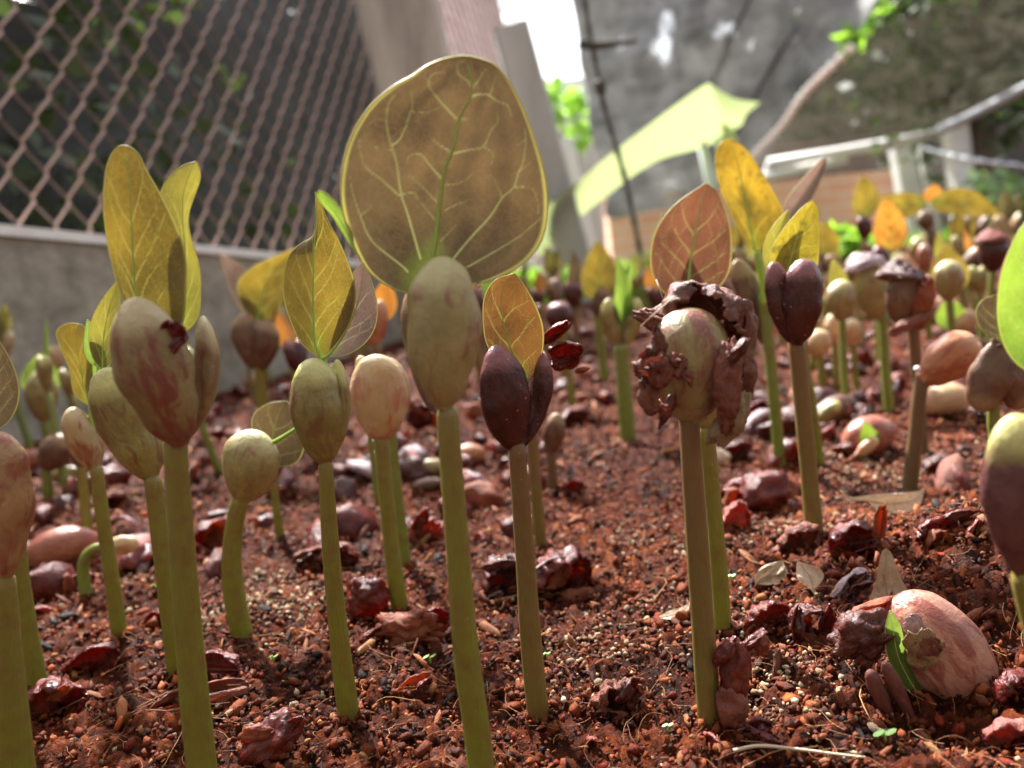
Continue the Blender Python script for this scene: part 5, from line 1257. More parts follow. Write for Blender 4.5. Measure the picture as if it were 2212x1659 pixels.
p.leafo((2046, 640), (2044, 528), 84, 'amber', dy=.014, fold=-.3, veins=2)
p = Plant('seedling with a dark bean in a pinkish cap before a dark brown leaf', [(2140, 680), (2142, 620), (2145, 585)], (16, 15), 'stem_green', Y=.62)
p.cot((2146, 590), (2142, 503), 62, 'cot_plum', th=.8)
add_shell(p.root, 'seed_coat', p.pt((2142, 528), 0), (0, 4, 0), (.0135, .012, .011), 'husk_pink', ph=(0, 6.0), th=(0, 1.3), rough=.12, jag=.3)
p.leafo((2146, 560), (2152, 474), 74, 'dark', dy=.02, fold=.2, veins=0)
p = Plant('tall seedling spreading two flat yellow leaves against the white columns', [(2010, 640), (2006, 560), (2004, 470)], (14, 12), 'stem_olive', Y=.95)
p.leafo((2002, 436), (1886, 428), 56, 'amber', fold=.1, veins=2, bend=-.10)
p.leafo((2008, 440), (2162, 466), 60, 'amber', fold=.1, veins=2, bend=-.10)
p.cot((2005, 500), (1996, 455), 40, 'cot_brown', th=.8)
p.cot((2005, 560), (2012, 480), 36, 'cot_brown', th=.8, turn=40)
p.leafo((2010, 440), (2022, 398), 46, 'rust', dy=.03, fold=.1, veins=0)
p = Plant('seedling with a glowing orange oval leaf before the brick wall', [(1914, 640), (1908, 600), (1904, 562)], (14, 13), 'stem_brown', Y=.90)
p.leafo((1918, 545), (1912, 430), 72, 'rust', fold=.1, veins=3, sh=.7)
p.leafo((1930, 545), (1938, 450), 46, 'amber', dy=.03, fold=.2, veins=0)
p.cot((1904, 585), (1898, 530), 38, 'cot_plum', th=.8)
p = Plant('seedling with a mustard brown oval leaf on a plum bean before the brick wall', [(1870, 620), (1868, 570), (1866, 520)], (13, 12), 'stem_brown', Y=1.0)
p.leafo((1866, 472), (1864, 378), 60, 'amber', fold=.15, veins=2, sh=.7)
p.cot((1868, 520), (1864, 465), 34, 'cot_plum', th=.8)
p.cot((1866, 520), (1876, 470), 30, 'cot_plum', th=.8, turn=50)
p = Plant('seedling with a plain yellow leaf just behind the spotted yellow leaf', [(1782, 660), (1780, 600), (1778, 560)], (14, 13), 'stem_green', Y=.85)
p.leafo((1778, 560), (1780, 478), 60, 'amber', fold=.1, veins=0, sh=.7)
p.cot((1779, 590), (1772, 545), 30, 'cot_brown', th=.8)
p = Plant('low sprout with a bright lime leaf curling over a pink bean', [(2066, 740), (2058, 720), (2052, 706)], (14, 12), 'stem_green', Y=.62)
p.leafo((2052, 712), (2050, 644), 66, 'lime', fold=.3, veins=0, sh=.7)
p.cot((2062, 716), (2106, 676), 50, 'cot_beige', th=.8)
p = Plant('seedling with two pale bean halves leaning apart under the dark bean', [(2120, 700), (2118, 660), (2116, 620)], (16, 14), 'stem_green', Y=.70)
p.cot((2118, 634), (2096, 576), 34, 'cot_green', th=.8)
p.cot((2120, 634), (2124, 574), 28, 'cot_green', th=.8)
for k, (px, py, Y, w, mt, lab) in enumerate([(1800, 712, .60, 44, 'cot_beige', 'small pale bean on a short stem below the smooth tan bean'), (1842, 722, .58, 44, 'cot_beige', 'small cream bean beside the stem under the smooth tan bean'), (1768, 745, .56, 60, 'cot_beige', 'low cream bean half tucked behind the plum seedling stem'), (1986, 545, .85, 44, 'cot_green', 'rounded green bean showing above the husk capped seedling'), (1998, 560, .80, 34, 'cot_bean', 'small pink bean head beside the rounded green bean')]):
    p = Plant('seedling with a ' + lab, [(px + 4, py + 60), (px + 1, py + 20)], (14, 13), 'stem_olive', Y=Y)
    p.cot((px, py + 28), (px - 3, py - 34), w, mt, th=.8, turn=8)
# ================================================================== seed coats, seeds and dry leaves on the soil
def husk(px, py, wpx, hpx, mat, label, rot=(90, 0, 0), name='seed_husk', cat='seed husk', group='seed husks on the soil', lift=.35, parts=(), **kw):
    """one curled husk lying on the soil: wpx/hpx its length and height in the picture"""
    P = gp(px, py + hpx * .5 * .6); m = mpp(px, py, P.y)
    a = wpx / 2 * m; b = hpx / 2 * m
    C = P + Vector((0, b * .3, b * lift))
    t = thing(name, (P.x, P.y, P.z), label, cat, group)
    if name in ('seed', ): pass
    kw.setdefault('ph', (-.6, 3.6)); _a, _b = kw['ph']; kw['ph'] = ((_a + _b) / 2 - .39 * (_b - _a), (_a + _b) / 2 + .39 * (_b - _a)); kw['rough'] = kw.get('rough', .2) * 1.15; kw['jag'] = kw.get('jag', .3) * 1.4
    add_shell(t, 'shell', C, rot, (b, b * .95, a), mat, **kw)
    for q in parts:                                   # (dx, dy in pixels, length, height, rot, mat, kwargs)
        dx, dy, l, h, r_, mt, k2 = q
        k2 = dict(k2); k2.setdefault('ph', (0, 3.4)); k2.setdefault('rough', .3); k2.setdefault('jag', .4); k2.setdefault('nu', 16); k2.setdefault('nv', 12)
        Q = C + Vector((dx * m, k2.pop('dyy', -.3 * b), -dy * m))
        add_shell(t, k2.pop('nm', 'flap'), Q, r_, (h / 2 * m, h / 2 * m * .8, l / 2 * m), mt, **k2)
    return t
X90 = (0, 90, 0)      # long axis along the picture
husk(108, 1520, 112, 118, 'husk_red', 'deeply wrinkled red husk at the foot of the olive stem by the orange beige bean', (0, 75, 20), ridge=.16, nridge=16, ph=(-1.4, 4.2), parts=[(30, -38, 60, 26, (0, 60, 0), 'husk_orange', {})])
husk(193, 1432, 128, 84, 'husk_red', 'smooth glossy dark red husk lying alone before the slender seedling', (0, 72, 15), ph=(-1.2, 4.0), rough=.15, parts=[(-34, 22, 60, 34, (0, 80, 30), 'husk_orange', {})])
husk(455, 1448, 150, 80, 'husk_red', 'open red husk rising behind the stout stem', (0, 88, -20), ph=(.4, 3.4), th=(.4, 2.7), lift=.6)
husk(425, 1503, 220, 74, 'husk_orange', 'brown tube shaped husk crossing in front of the open red one at the stout stem', (0, 84, 8), ph=(-2.6, 3.2), rough=.16, mat2=None) if False else husk(425, 1503, 220, 74, 'husk_matte', 'brown tube shaped husk crossing in front of the open red one at the stout stem', (0, 84, 8), ph=(-2.6, 3.2), rough=.16)
husk(590, 1592, 150, 110, 'husk_red', 'crescent of dark red husk with an orange flap near the lower edge of the bed', (0, 62, 25), ph=(2.2, 5.2), th=(.2, 2.9), lift=.25, parts=[(-28, -36, 80, 54, (20, 80, 10), 'husk_orange', {'ph': (3.0, 5.9)}), (48, -44, 60, 26, (0, 62, 0), 'husk_red', {}), (-20, 40, 110, 30, (0, 80, 30), 'husk_dark', {})])
husk(800, 1292, 100, 104, 'husk_red', 'upright dark red half husk with toothed inner rim beside the olive bean stem', (20, 18, 30), ph=(2.4, 5.9), th=(.3, 2.8), ridge=.10, nridge=18, lift=.7, thick=.001)
husk(885, 1352, 180, 92, 'husk_orange', 'wide torn red and orange husk draped before the beige bean stem', (0, 86, -14), ph=(2.6, 6.4), rough=.36, jag=.5, thick=.001, lift=.3, parts=[(-70, 4, 90, 48, (10, 70, 20), 'husk_red', {}), (56, -20, 80, 60, (0, 80, 0), 'husk_red', {'ph': (-1, 3)}), (-20, 14, 120, 44, (30, 84, 0), 'husk_orange', {'rough': .5}), (10, -10, 60, 40, (50, 40, 20), 'husk_matte', {'rough': .5})])
husk(885, 1482, 110, 40, 'husk_orange', 'thin orange red husk sliver between the olive bean stem and the tall middle stem', (0, 70, 20), ph=(0, 3.2), lift=.3, parts=[(34, -6, 44, 24, (0, 80, 40), 'husk_red', {})])
husk(1100, 1252, 100, 124, 'husk_dark', 'rough dark brown lump of husk partly hidden behind the plum seedling stem', (10, 30, 10), ph=(-1.6, 4.2), rough=.3, lift=.5, parts=[(-38, 36, 60, 26, (0, 60, 10), 'husk_lilac', {}), (-16, -40, 70, 30, (0, 84, 0), 'husk_dark', {})])
husk(1222, 1250, 130, 120, 'husk_red', 'glossy segmented red husk curled like a shrimp next to the plum seedling stem', (0, 68, 20), ph=(-1.2, 4.4), ridge=.26, nridge=11, rough=.18, lift=.5, parts=[(-20, -44, 90, 30, (0, 84, 20), 'husk_lilac', {}), (-10, -10, 60, 40, (0, 50, 20), 'husk_orange', {}), (20, 36, 80, 40, (0, 80, 0), 'husk_orange', {'ph': (3, 6)})])
husk(1337, 1512, 112, 100, 'husk_matte', 'crumpled brown red husk mound lying alone in the open soil', (20, 40, 10), ph=(-1.6, 4.2), th=(.2, 2.4), rough=.45, jag=.6, lift=.3, parts=[(14, -34, 54, 40, (10, 30, 30), 'husk_dark', {'ph': (2.8, 5.8), 'rough': .4, 'dyy': -.002}), (-20, 22, 80, 40, (30, 84, 0), 'husk_matte', {})])
husk(1281, 1604, 80, 40, 'husk_pink', 'flat pink husk chip with straight edges near the lower edge of the bed', (62, 10, 10), ph=(.9, 2.4), th=(.9, 2.2), rough=.05, jag=.25, lift=.1, thick=.0009)
husk(1655, 1070, 130, 100, 'husk_red', 'open red cup shaped husk with a glowing orange inside', (-20, 70, -30), ph=(1.6, 6.2), th=(.3, 2.7), rough=.18, lift=.6, thick=.0012, parts=[(-64, 6, 60, 60, (0, 30, 0), 'husk_orange', {}), (40, 34, 80, 40, (0, 80, 0), 'husk_red', {'ph': (3, 6)})])
husk(1598, 1128, 90, 80, 'husk_pink', 'pinkish folded husk leaning at the side of the red cup', (0, 20, 20), ph=(-.6, 3.4), rough=.25, lift=.5)
husk(1728, 1172, 96, 76, 'husk_matte', 'rough brown red husk dotted with sand at the foot of the plum pair stem', (20, 60, 10), ph=(-1.2, 4), rough=.35, lift=.4)
husk(1850, 1168, 112, 88, 'husk_red', 'pointed red brown husk with a raised flap behind the upright dry leaf', (0, 78, -10), ph=(-1.8, 4.4), rough=.18, lift=.5, parts=[(54, -36, 90, 30, (0, 10, -10), 'husk_orange', {}), (20, 28, 70, 34, (0, 70, 0), 'husk_red', {})])
husk(2066, 1136, 150, 92, 'husk_red', 'arched red brown husk beside the near plum and green bean', (0, 84, 10), ph=(.2, 2.9), rough=.25, lift=.3, thick=.0015, parts=[(-40, 24, 80, 50, (0, 20, 0), 'husk_orange', {}), (44, 16, 90, 50, (0, 30, 0), 'husk_red', {}), (10, -38, 70, 26, (0, 84, 0), 'husk_dark', {})])
husk(1672, 1340, 112, 84, 'husk_red', 'ribbed glossy dark red husk next to the open brown husk ring', (0, 80, 10), ph=(-1.2, 4), ridge=.12, nridge=18, rough=.14, lift=.5, parts=[(-46, 18, 40, 30, (0, 30, 0), 'husk_orange', {})])
husk(1758, 1350, 96, 92, 'husk_dark', 'open ring of dark red husk with orange glowing inner walls', (70, 20, 0), ph=(.3, 5.6), th=(.9, 2.1), rough=.2, lift=.5, thick=.0012, parts=[(30, -2, 90, 34, (0, 14, 0), 'husk_red', {}), (-10, 10, 60, 50, (20, 40, 0), 'husk_orange', {'dyy': .004}), (-34, -10, 84, 26, (0, 8, 0), 'husk_dark', {})])
husk(1584, 1470, 78, 170, 'husk_red', 'long purple red husk standing bent against the brown stem', (8, 10, 20), lift=.6, ph=(-1.6, 4.0), th=(.15, 3.0), rough=.22, parts=[(0, 0, 10, 10, (0, 0, 0), 'husk_red', {})]) if False else None
P = gp(1580, 1575); m_ = mpp(1580, 1480, P.y)
t = thing('seed_husk', P, 'long purple red husk standing bent against the foot of the brown stem', 'seed husk', 'seed husks on the soil')
add_shell(t, 'shell', pl(1588, 1452, P.y + .002), (0, 12, 30), (34 * m_, 30 * m_, 74 * m_), 'husk_red', ph=(1.2, 6.6), th=(.2, 2.9), rough=.22, nu=26, nv=22)
add_shell(t, 'shell', pl(1583, 1525, P.y), (0, -14, 10), (34 * m_, 28 * m_, 52 * m_), 'husk_matte', ph=(1.4, 6.2), th=(.3, 2.8), rough=.3)
add_shell(t, 'flap', pl(1570, 1412, P.y), (0, 40, 0), (22 * m_, 18 * m_, 34 * m_), 'husk_red', ph=(1, 5), rough=.3)
add_shell(t, 'flap', pl(1625, 1388, P.y + .004), (0, 62, 10), (14 * m_, 16 * m_, 40 * m_), 'husk_red', ph=(0, 4.6), rough=.3)
add_shell(t, 'flap', pl(1652, 1392, P.y + .004), (0, 10, 10), (20 * m_, 16 * m_, 24 * m_), 'husk_orange', ph=(1, 5), rough=.3)
husk(1575, 1352, 60, 44, 'husk_pink', 'small red husk lid on the soil behind the long purple red husk', (60, 60, 0), ph=(.2, 2.9), lift=.2)
husk(1597, 1580, 160, 52, 'husk_red', 'flat broken red husk strip below the long purple red one', (50, 82, 8), ph=(.4, 3.0), rough=.3, jag=.4, lift=.2, thick=.0012, parts=[(40, -20, 80, 34, (0, 76, -10), 'husk_red', {}), (56, -4, 46, 44, (0, 20, 0), 'husk_red', {'ph': (0, 5)}), (-60, 2, 60, 30, (60, 80, 0), 'husk_pink', {})])
husk(2205, 1492, 90, 90, 'husk_red', 'dark red husk against the end of the big pink bean at the frame edge', (0, 60, 20), ph=(-1, 4), rough=.25, lift=.4)
husk(2195, 1588, 110, 100, 'husk_pink', 'pinkish red husk in the lower corner below the big pink bean', (50, 40, 20), ph=(-1, 3.4), rough=.2, lift=.15)
husk(702, 1208, 150, 70, 'husk_matte', 'brown husk folded behind the olive bean stem', (0, 86, 0), ph=(-.6, 3.6), rough=.3, lift=.4, parts=[(-34, 6, 60, 60, (0, 30, 0), 'husk_dark', {}), (38, 4, 60, 64, (0, 20, 0), 'husk_red', {'ridge': .2}), (10, -10, 40, 40, (0, 60, 0), 'husk_pink', {})])
husk(927, 1152, 84, 84, 'husk_pink', 'shiny pinkish husk crumpled right behind the tall middle stem', (0, 50, 20), ph=(-1.2, 3.8), rough=.35, jag=.4, lift=.4, parts=[(16, 30, 60, 34, (0, 80, 0), 'husk_orange', {}), (-10, -40, 60, 30, (0, 40, 0), 'husk_red', {})])
husk(1032, 1160, 46, 36, 'husk_pink', 'small flat salmon husk chip between the tall middle stem and the plum one', (60, 70, 0), ph=(.4, 2.8), rough=.1, lift=.2)
husk(912, 925, 64, 54, 'husk_dark', 'dark shiny husk hooked on an orange stalk beside the beige bean', (0, 76, 10), ph=(-2, 4), lift=1.6, parts=[(-18, -34, 80, 14, (0, -40, 0), 'husk_orange', {'ph': (0, 6)}), (26, 10, 40, 40, (0, 60, 0), 'husk_orange', {})])
husk(888, 1010, 40, 66, 'husk_lilac', 'small lilac husk leaf standing behind the beige bean stem', (0, 14, 0), ph=(1, 5), lift=.6)
husk(262, 1138, 84, 66, 'husk_lilac', 'lilac husk ring lying behind the slender seedling', (64, 20, 0), ph=(.0, 6.4), th=(1.05, 2.0), rough=.06, jag=.1, lift=.3)
husk(168, 1262, 70, 46, 'husk_red', 'small dark red husk beside the hooked sprout', (0, 70, 20), lift=.4)
husk(82, 1322, 66, 30, 'husk_pink', 'pale pink and yellow husk sliver by the olive stem near the wall', (0, 86, 0), ph=(-2, 4.2), rough=.1, lift=.4)
husk(330, 1338, 50, 40, 'husk_red', 'little red husk scrap behind the long olive bean stem', (0, 70, 10), lift=.3)
husk(1240, 1052, 60, 40, 'husk_red', 'small bright red husk near the drooping brown bean', (0, 70, 0), lift=.3)
husk(1850, 1262, 110, 56, 'husk_lilac', 'purple curled husk with a yellow rim before the upright dry leaf', (0, 72, 20), ph=(-1, 3.6), rough=.2, lift=.4, parts=[(10, 10, 60, 40, (0, 70, 0), 'husk_dark', {})])
husk(1690, 930, 110, 60, 'husk_dark', 'dark shiny husk behind the dark green stem of the yellow leaf', (0, 80, 0), ph=(-1.4, 4), lift=.5)
husk(1650, 880, 70, 46, 'husk_red', 'red husk half hidden behind the dark green stem', (0, 70, 0), lift=.4)
husk(2040, 1030, 60, 26, 'husk_orange', 'thin orange red husk bit beside the dark hooked stem', (0, 84, 0), lift=.3)
husk(1585, 985, 100, 60, 'husk_dark', 'dark husk with a yellow seed inside behind the shaggy seed coat', (0, 70, 10), lift=.5, parts=[(-30, 0, 40, 50, (0, 10, 0), 'dry_leaf', {'ph': (0, 6)})])
# flesh seeds
def seed(px, py, wpx, hpx, mat, label, rot, extra=None, lift=.75, kink=.1, group='loose seeds on the soil'):
    P = gp(px, py + hpx * .42); m = mpp(px, py, P.y)
    t = thing('seed', P, label, 'seed', group)
    C = P + Vector((0, hpx * m * .2, hpx / 2 * m * lift))
    add_bean(t, 'seed_body', C, rot, (hpx / 2 * m, hpx / 2 * m * .85, wpx / 2 * m), mat, kink=kink)
    return t, C, m
# the big pink bean breaking open
P = gp(2010, 1555); Yb = P.y + .012; m = mpp(2040, 1420, Yb)
t = thing('seed', P, 'big glossy pink bean splitting open on the soil with a green shoot inside', 'seed', 'loose seeds on the soil')
MT['cot_root'] = cot_mat('cot_root', (.20, .065, .05), (.14, .042, .034), (.10, .03, .024), .4, .35)
MT['cot_bigbean'] = cot_mat('cot_bigbean', (.46, .24, .165), (.33, .13, .09), (.24, .07, .05), .5, .24, tip=None)
v, f, tt, rest = cot_geo(pl(2148, 1546, Yb - .004), pl(1934, 1288, Yb + .004), 182 * m, 150 * m, turn=-8, bend=-.02, seed=5, nv=36, nu=34, neck=.34, pw=2.5, lump=.03, flat=.8)
mobj('seed_half', v, f, MT['cot_bigbean'], t, True, {'t': tt, 'rest': rest})
v, f, tt, rest = cot_geo(pl(2045, 1560, Yb - .002), pl(1905, 1310, Yb + .006), 92 * m, 60 * m, turn=20, seed=6, nv=24, neck=.3, lump=.05)
mobj('inner_half', v, f, MT['cot_brown'], t, True, {'t': tt, 'rest': rest})
Lg = [(1922, 1318), (1912, 1360), (1918, 1420), (1945, 1480), (1980, 1530), (2012, 1562)]; Rg = [(1922, 1318), (1945, 1350), (1960, 1410), (1990, 1470), (2020, 1520), (2012, 1562)]; Mg = [((a[0] + b[0]) / 2, (a[1] + b[1]) / 2) for a, b in zip(Lg, Rg)]
add_leaf(t, Yb - .0050, Lg[::-1], Mg[::-1], Rg[::-1], 'leaf_green', fold=-.3, veins=0, nv=20, nu=5, rim=True)
for (a, b, w) in (((1972, 1558), (1908, 1428), 30), ((1925, 1560), (1876, 1446), 34)):
    v, f, tt, rest = cot_geo(pl(*a, Yb - .012), pl(*b, Yb - .012), w * m, w * m * .9, seed=8, nv=16, nu=14, neck=.6, pw=4)
    mobj('root_lobe', v, f, MT['cot_root'], t, True, {'t': tt, 'rest': rest})
SEEDB = t
add_shell(t, 'seed_coat', pl(1862, 1372, Yb), (10, 56, 10), (50 * m, 46 * m, 64 * m), 'husk_dark', ph=(.6, 5.4), th=(.3, 2.8), rough=.35, jag=.4, thick=.0012, nu=28, nv=20)
add_shell(t, 'seed_coat', pl(1890, 1325, Yb + .004), (0, 74, 0), (26 * m, 30 * m, 76 * m), 'husk_orange', ph=(-.4, 3.4), th=(.2, 2.9), rough=.22, jag=.35)
add_shell(t, 'seed_coat', pl(1876, 1400, Yb), (0, 20, 0), (30 * m, 26 * m, 50 * m), 'husk_bark', ph=(2, 5.8), rough=.35, jag=.4)
add_shell(t, 'coat_flake', pl(1998, 1400, Yb - 70 * m), (20, -32, 0), (46 * m, 12 * m, 74 * m), 'husk_tan', ph=(3.4, 5.9), th=(.4, 2.7), rough=.25, jag=.45, thick=.0004, nu=22, nv=18)
add_shell(t, 'coat_flake', pl(2000, 1398, Yb - 75 * m), (20, -32, 0), (32 * m, 10 * m, 56 * m), 'husk_bark', ph=(3.4, 5.9), th=(.4, 2.7), rough=.3, jag=.5, thick=.0004)
add_shell(t, 'coat_flake', pl(1972, 1352, Yb - 60 * m), (10, -20, 0), (26 * m, 10 * m, 34 * m), 'husk_lilac', ph=(3.4, 5.9), th=(.4, 2.7), rough=.2, jag=.4, thick=.0004)
# others
t, C, m = seed(1886, 945, 124, 92, 'cot_bean', 'pink seed cracked open over a green shoot in pale sand', (0, 80, 10))
add_leaf(t, C.y - 46 * m, [(1868, 970), (1858, 940), (1868, 908)], [(1868, 970), (1878, 940), (1868, 908)], [(1868, 970), (1902, 945), (1868, 908)], 'leaf_lime', veins=0, rim=True, fold=-.3, nv=14, nu=4)
v, f, tt, rest = cot_geo(pl(1850, 985, C.y - 50 * m), pl(1895, 945, C.y - 52 * m), 30 * m, 28 * m, seed=3, nv=14, nu=12, neck=.5, pw=3); mobj('root_lobe', v, f, MT['cot_beige'], t, True, {'t': tt, 'rest': rest})
t, C, m = seed(1805, 890, 120, 60, 'cot_brown', 'dark seed pushing out a pale yellow green root', (0, 70, 10))
v, f, tt, rest = cot_geo(pl(1745, 925, C.y - .012), pl(1815, 868, C.y - .016), 36 * m, 34 * m, seed=3, nv=16, nu=12, neck=.4); mobj('root', v, f, MT['cot_green'], t, True, {'t': tt, 'rest': rest})
seed(2055, 866, 116, 76, 'cot_beige', 'pale tan seed lying on its side below the bent orange bean', (0, 92, 0))
seed(128, 1186, 160, 86, 'cot_bean', 'salmon pink bean lying on the soil between the wall and the slender seedling', (0, 80, 10))
t, C, m = seed(285, 1192, 110, 56, 'cot_beige', 'split orange seed with a pale cream inside next to the hooked sprout', (0, 84, 0))
add_shell(t, 'seed_coat', C + Vector((20 * m, -.006, -12 * m)), (0, 76, 0), (22 * m, 20 * m, 60 * m), 'husk_orange', ph=(2, 6), rough=.25)
seed(930, 1012, 90, 40, 'cot_olive', 'smooth grey olive seed behind the tall middle stem', (0, 90, 0))
seed(930, 1048, 84, 30, 'cot_brown', 'dark flat seed just below the grey olive one behind the tall middle stem', (0, 90, 0))
seed(70, 1005, 60, 46, 'cot_bean', 'pink bean lying by the foot of the concrete wall', (0, 70, 0), lift=1.2)
seed(145, 1030, 70, 36, 'cot_green', 'pale yellow bean under the brown bean near the wall', (0, 82, 0), lift=1.0)
seed(1010, 985, 80, 50, 'cot_orange', 'orange seed lying between the tall middle stem and the plum seed halves', (0, 80, 0))
seed(455, 1218, 26, 30, 'cot_beige', 'tiny yellow seed on the soil beside the round olive bean', (0, 0, 0))
# dry leaves
def dry(label, L, M, Rr, mat, Y, **kw):
    P = pl(*M[0], Y); t = thing('dry_leaf', (P.x, Y, float(soil_h(P.x, Y))), label, 'dry leaf', 'dry fallen leaves')
    SEED[0] += 1
    o = add_leaf(t, Y, L, M, Rr, mat, veins=kw.pop('veins', 3), rim=False, seed=SEED[0], name='blade', **kw)
    for c in list(o.children):
        c.data.materials[0] = MT['dry_leaf_brown']
    return t
Yd = gp(1910, 1310).y
dry('greyish tan dry leaf standing upright behind the big pink bean', [(1920, 1330), (1876, 1320), (1876, 1300), (1890, 1260), (1898, 1220), (1905, 1192), (1914, 1184)], [(1920, 1330), (1918, 1290), (1914, 1262), (1914, 1235), (1915, 1210), (1916, 1195), (1914, 1184)], [(1920, 1330), (1968, 1312), (1966, 1285), (1950, 1255), (1938, 1225), (1926, 1195), (1914, 1184)], 'dry_leaf_brown', Yd, fold=.2, tilt=.25, wave=.3)
Yd = gp(1750, 1280).y
dry('small pointed tan dry leaf lying between the stems and the ring shaped husk', [(1762, 1290), (1750, 1272), (1724, 1252), (1720, 1230), (1722, 1212)], [(1762, 1290), (1756, 1268), (1750, 1248), (1738, 1230), (1722, 1212)], [(1762, 1290), (1766, 1268), (1780, 1245), (1765, 1225), (1722, 1212)], 'dry_leaf', Yd, fold=.3, tilt=.5, wave=.3)
Yd = gp(1660, 1275).y
dry('broken brown dry leaf beside the small pointed tan one', [(1632, 1262), (1630, 1245), (1650, 1222), (1690, 1210)], [(1632, 1262), (1650, 1248), (1675, 1232), (1690, 1210)], [(1632, 1262), (1668, 1262), (1700, 1240), (1690, 1210)], 'dry_leaf_brown', Yd, fold=.3, tilt=.6, wave=.5)
Yd = gp(1910, 1120).y
dry('large pale tan dry leaf curled like a boat on the soil', [(1815, 1060), (1835, 1074), (1870, 1070), (1905, 1066), (1950, 1064), (1985, 1060), (1998, 1052)], [(1815, 1060), (1845, 1080), (1880, 1082), (1915, 1088), (1955, 1084), (1982, 1074), (1998, 1052)], [(1815, 1060), (1838, 1086), (1868, 1080), (1905, 1112), (1945, 1122), (1985, 1096), (1998, 1052)], 'dry_leaf', Yd - .012, fold=.15, tilt=.3, wave=.2)
Yd = gp(1470, 1335).y
dry('narrow tan dry leaf sliver at the brown stem', [(1418, 1334), (1440, 1322), (1470, 1312), (1492, 1302)], [(1418, 1334), (1445, 1330), (1475, 1320), (1492, 1302)], [(1418, 1334), (1450, 1338), (1480, 1328), (1492, 1302)], 'dry_leaf', Yd, fold=.2, tilt=1.0, nv=16)
# pale straw lying along the lower edge
v, f, _ = tube(spline([gp(1585, 1634) + Vector((0, 0, .0015)), gp(1640, 1628) + Vector((0, 0, .002)), gp(1720, 1635) + Vector((0, 0, .002)), gp(1800, 1642) + Vector((0, 0, .0016)), gp(1870, 1645) + Vector((0, 0, .001))], 30), np.linspace(.0005, .0003, 30), 6)
tag(mobj('straw', v, f, MT['dry_leaf']), 'pale straw fibre lying along the lower edge of the bed', 'straw')
# tiny sprouts
MT['sprout_leaf'] = simple('sprout_leaf', (.20, .42, .08), .4, (.28, .50, .12), 900)
def sprout(px, py, w, label):
    P = gp(px, py); m = mpp(px, py, P.y); t = thing('tiny_sprout', P, label, 'sprout', 'tiny weed sprouts')
    for sx in (-1, 1):
        V = []; n = 9
        for k in range(n):
            a = 2 * math.pi * k / n; V.append(P + Vector((sx * w * .28 * m + math.cos(a) * w * .30 * m, math.sin(a) * w * .2 * m, .0020 + .25 * w * m * abs(math.cos(a) * .5 + .5))))
        V.append(P + Vector((sx * w * .28 * m, 0, .0022)))
        mobj('seed_leaf', V, [(k, (k + 1) % n, n) for k in range(n)], MT['sprout_leaf'], t)
    v, f, _ = tube([P, P + Vector((0, 0, .0022))], .0003, 5); mobj('stem', v, f, MT['sprout_leaf'], t)
for px, py, w, lab in ((1912, 1604, 44, 'bright green two leaved sprout below the big pink bean'), (1444, 1584, 22, 'tiny green sprout before the brown stem'), (930, 1433, 26, 'tiny yellow green sprout beside the tall middle stem'), (1182, 1426, 16, 'tiny green sprout close to the plum seedling stem'), (1580, 1257, 18, 'tiny lime sprout beside the twin stems'), (462, 1150, 26, 'tiny mint green sprout near the round olive bean'), (337, 1275, 20, 'tiny mint sprout next to the long olive bean stem'), (592, 1432, 20, 'tiny green sprout between the stout stem and the olive bean stem')):
    sprout(px, py, w, lab)

# crumbs heaped round the foot of each stem
XX, YY = [], []
for B_, r_ in BASES:
    k = 46; a = rs_.uniform(0, 6.283, k); d = r_ * (1.0 + np.abs(rs_.normal(0, .45, k)))
    XX.append(B_.x + np.cos(a) * d); YY.append(B_.y + np.sin(a) * d)
X = np.concatenate(XX); Y = np.concatenate(YY); n = len(X)
size = .00075 * rs_.lognormal(0, .4, n) * (.75 + .9 * np.hypot(X, Y))
scatter_grains('soil_crumbs', X, Y, size, np.stack([rs_.uniform(.7, 1.6, n), rs_.uniform(.6, 1.1, n), rs_.uniform(.5, .9, n)], 1), palette(n, SOILC, SOILW), MT['crumb'], 0, -.25, jit=.4)

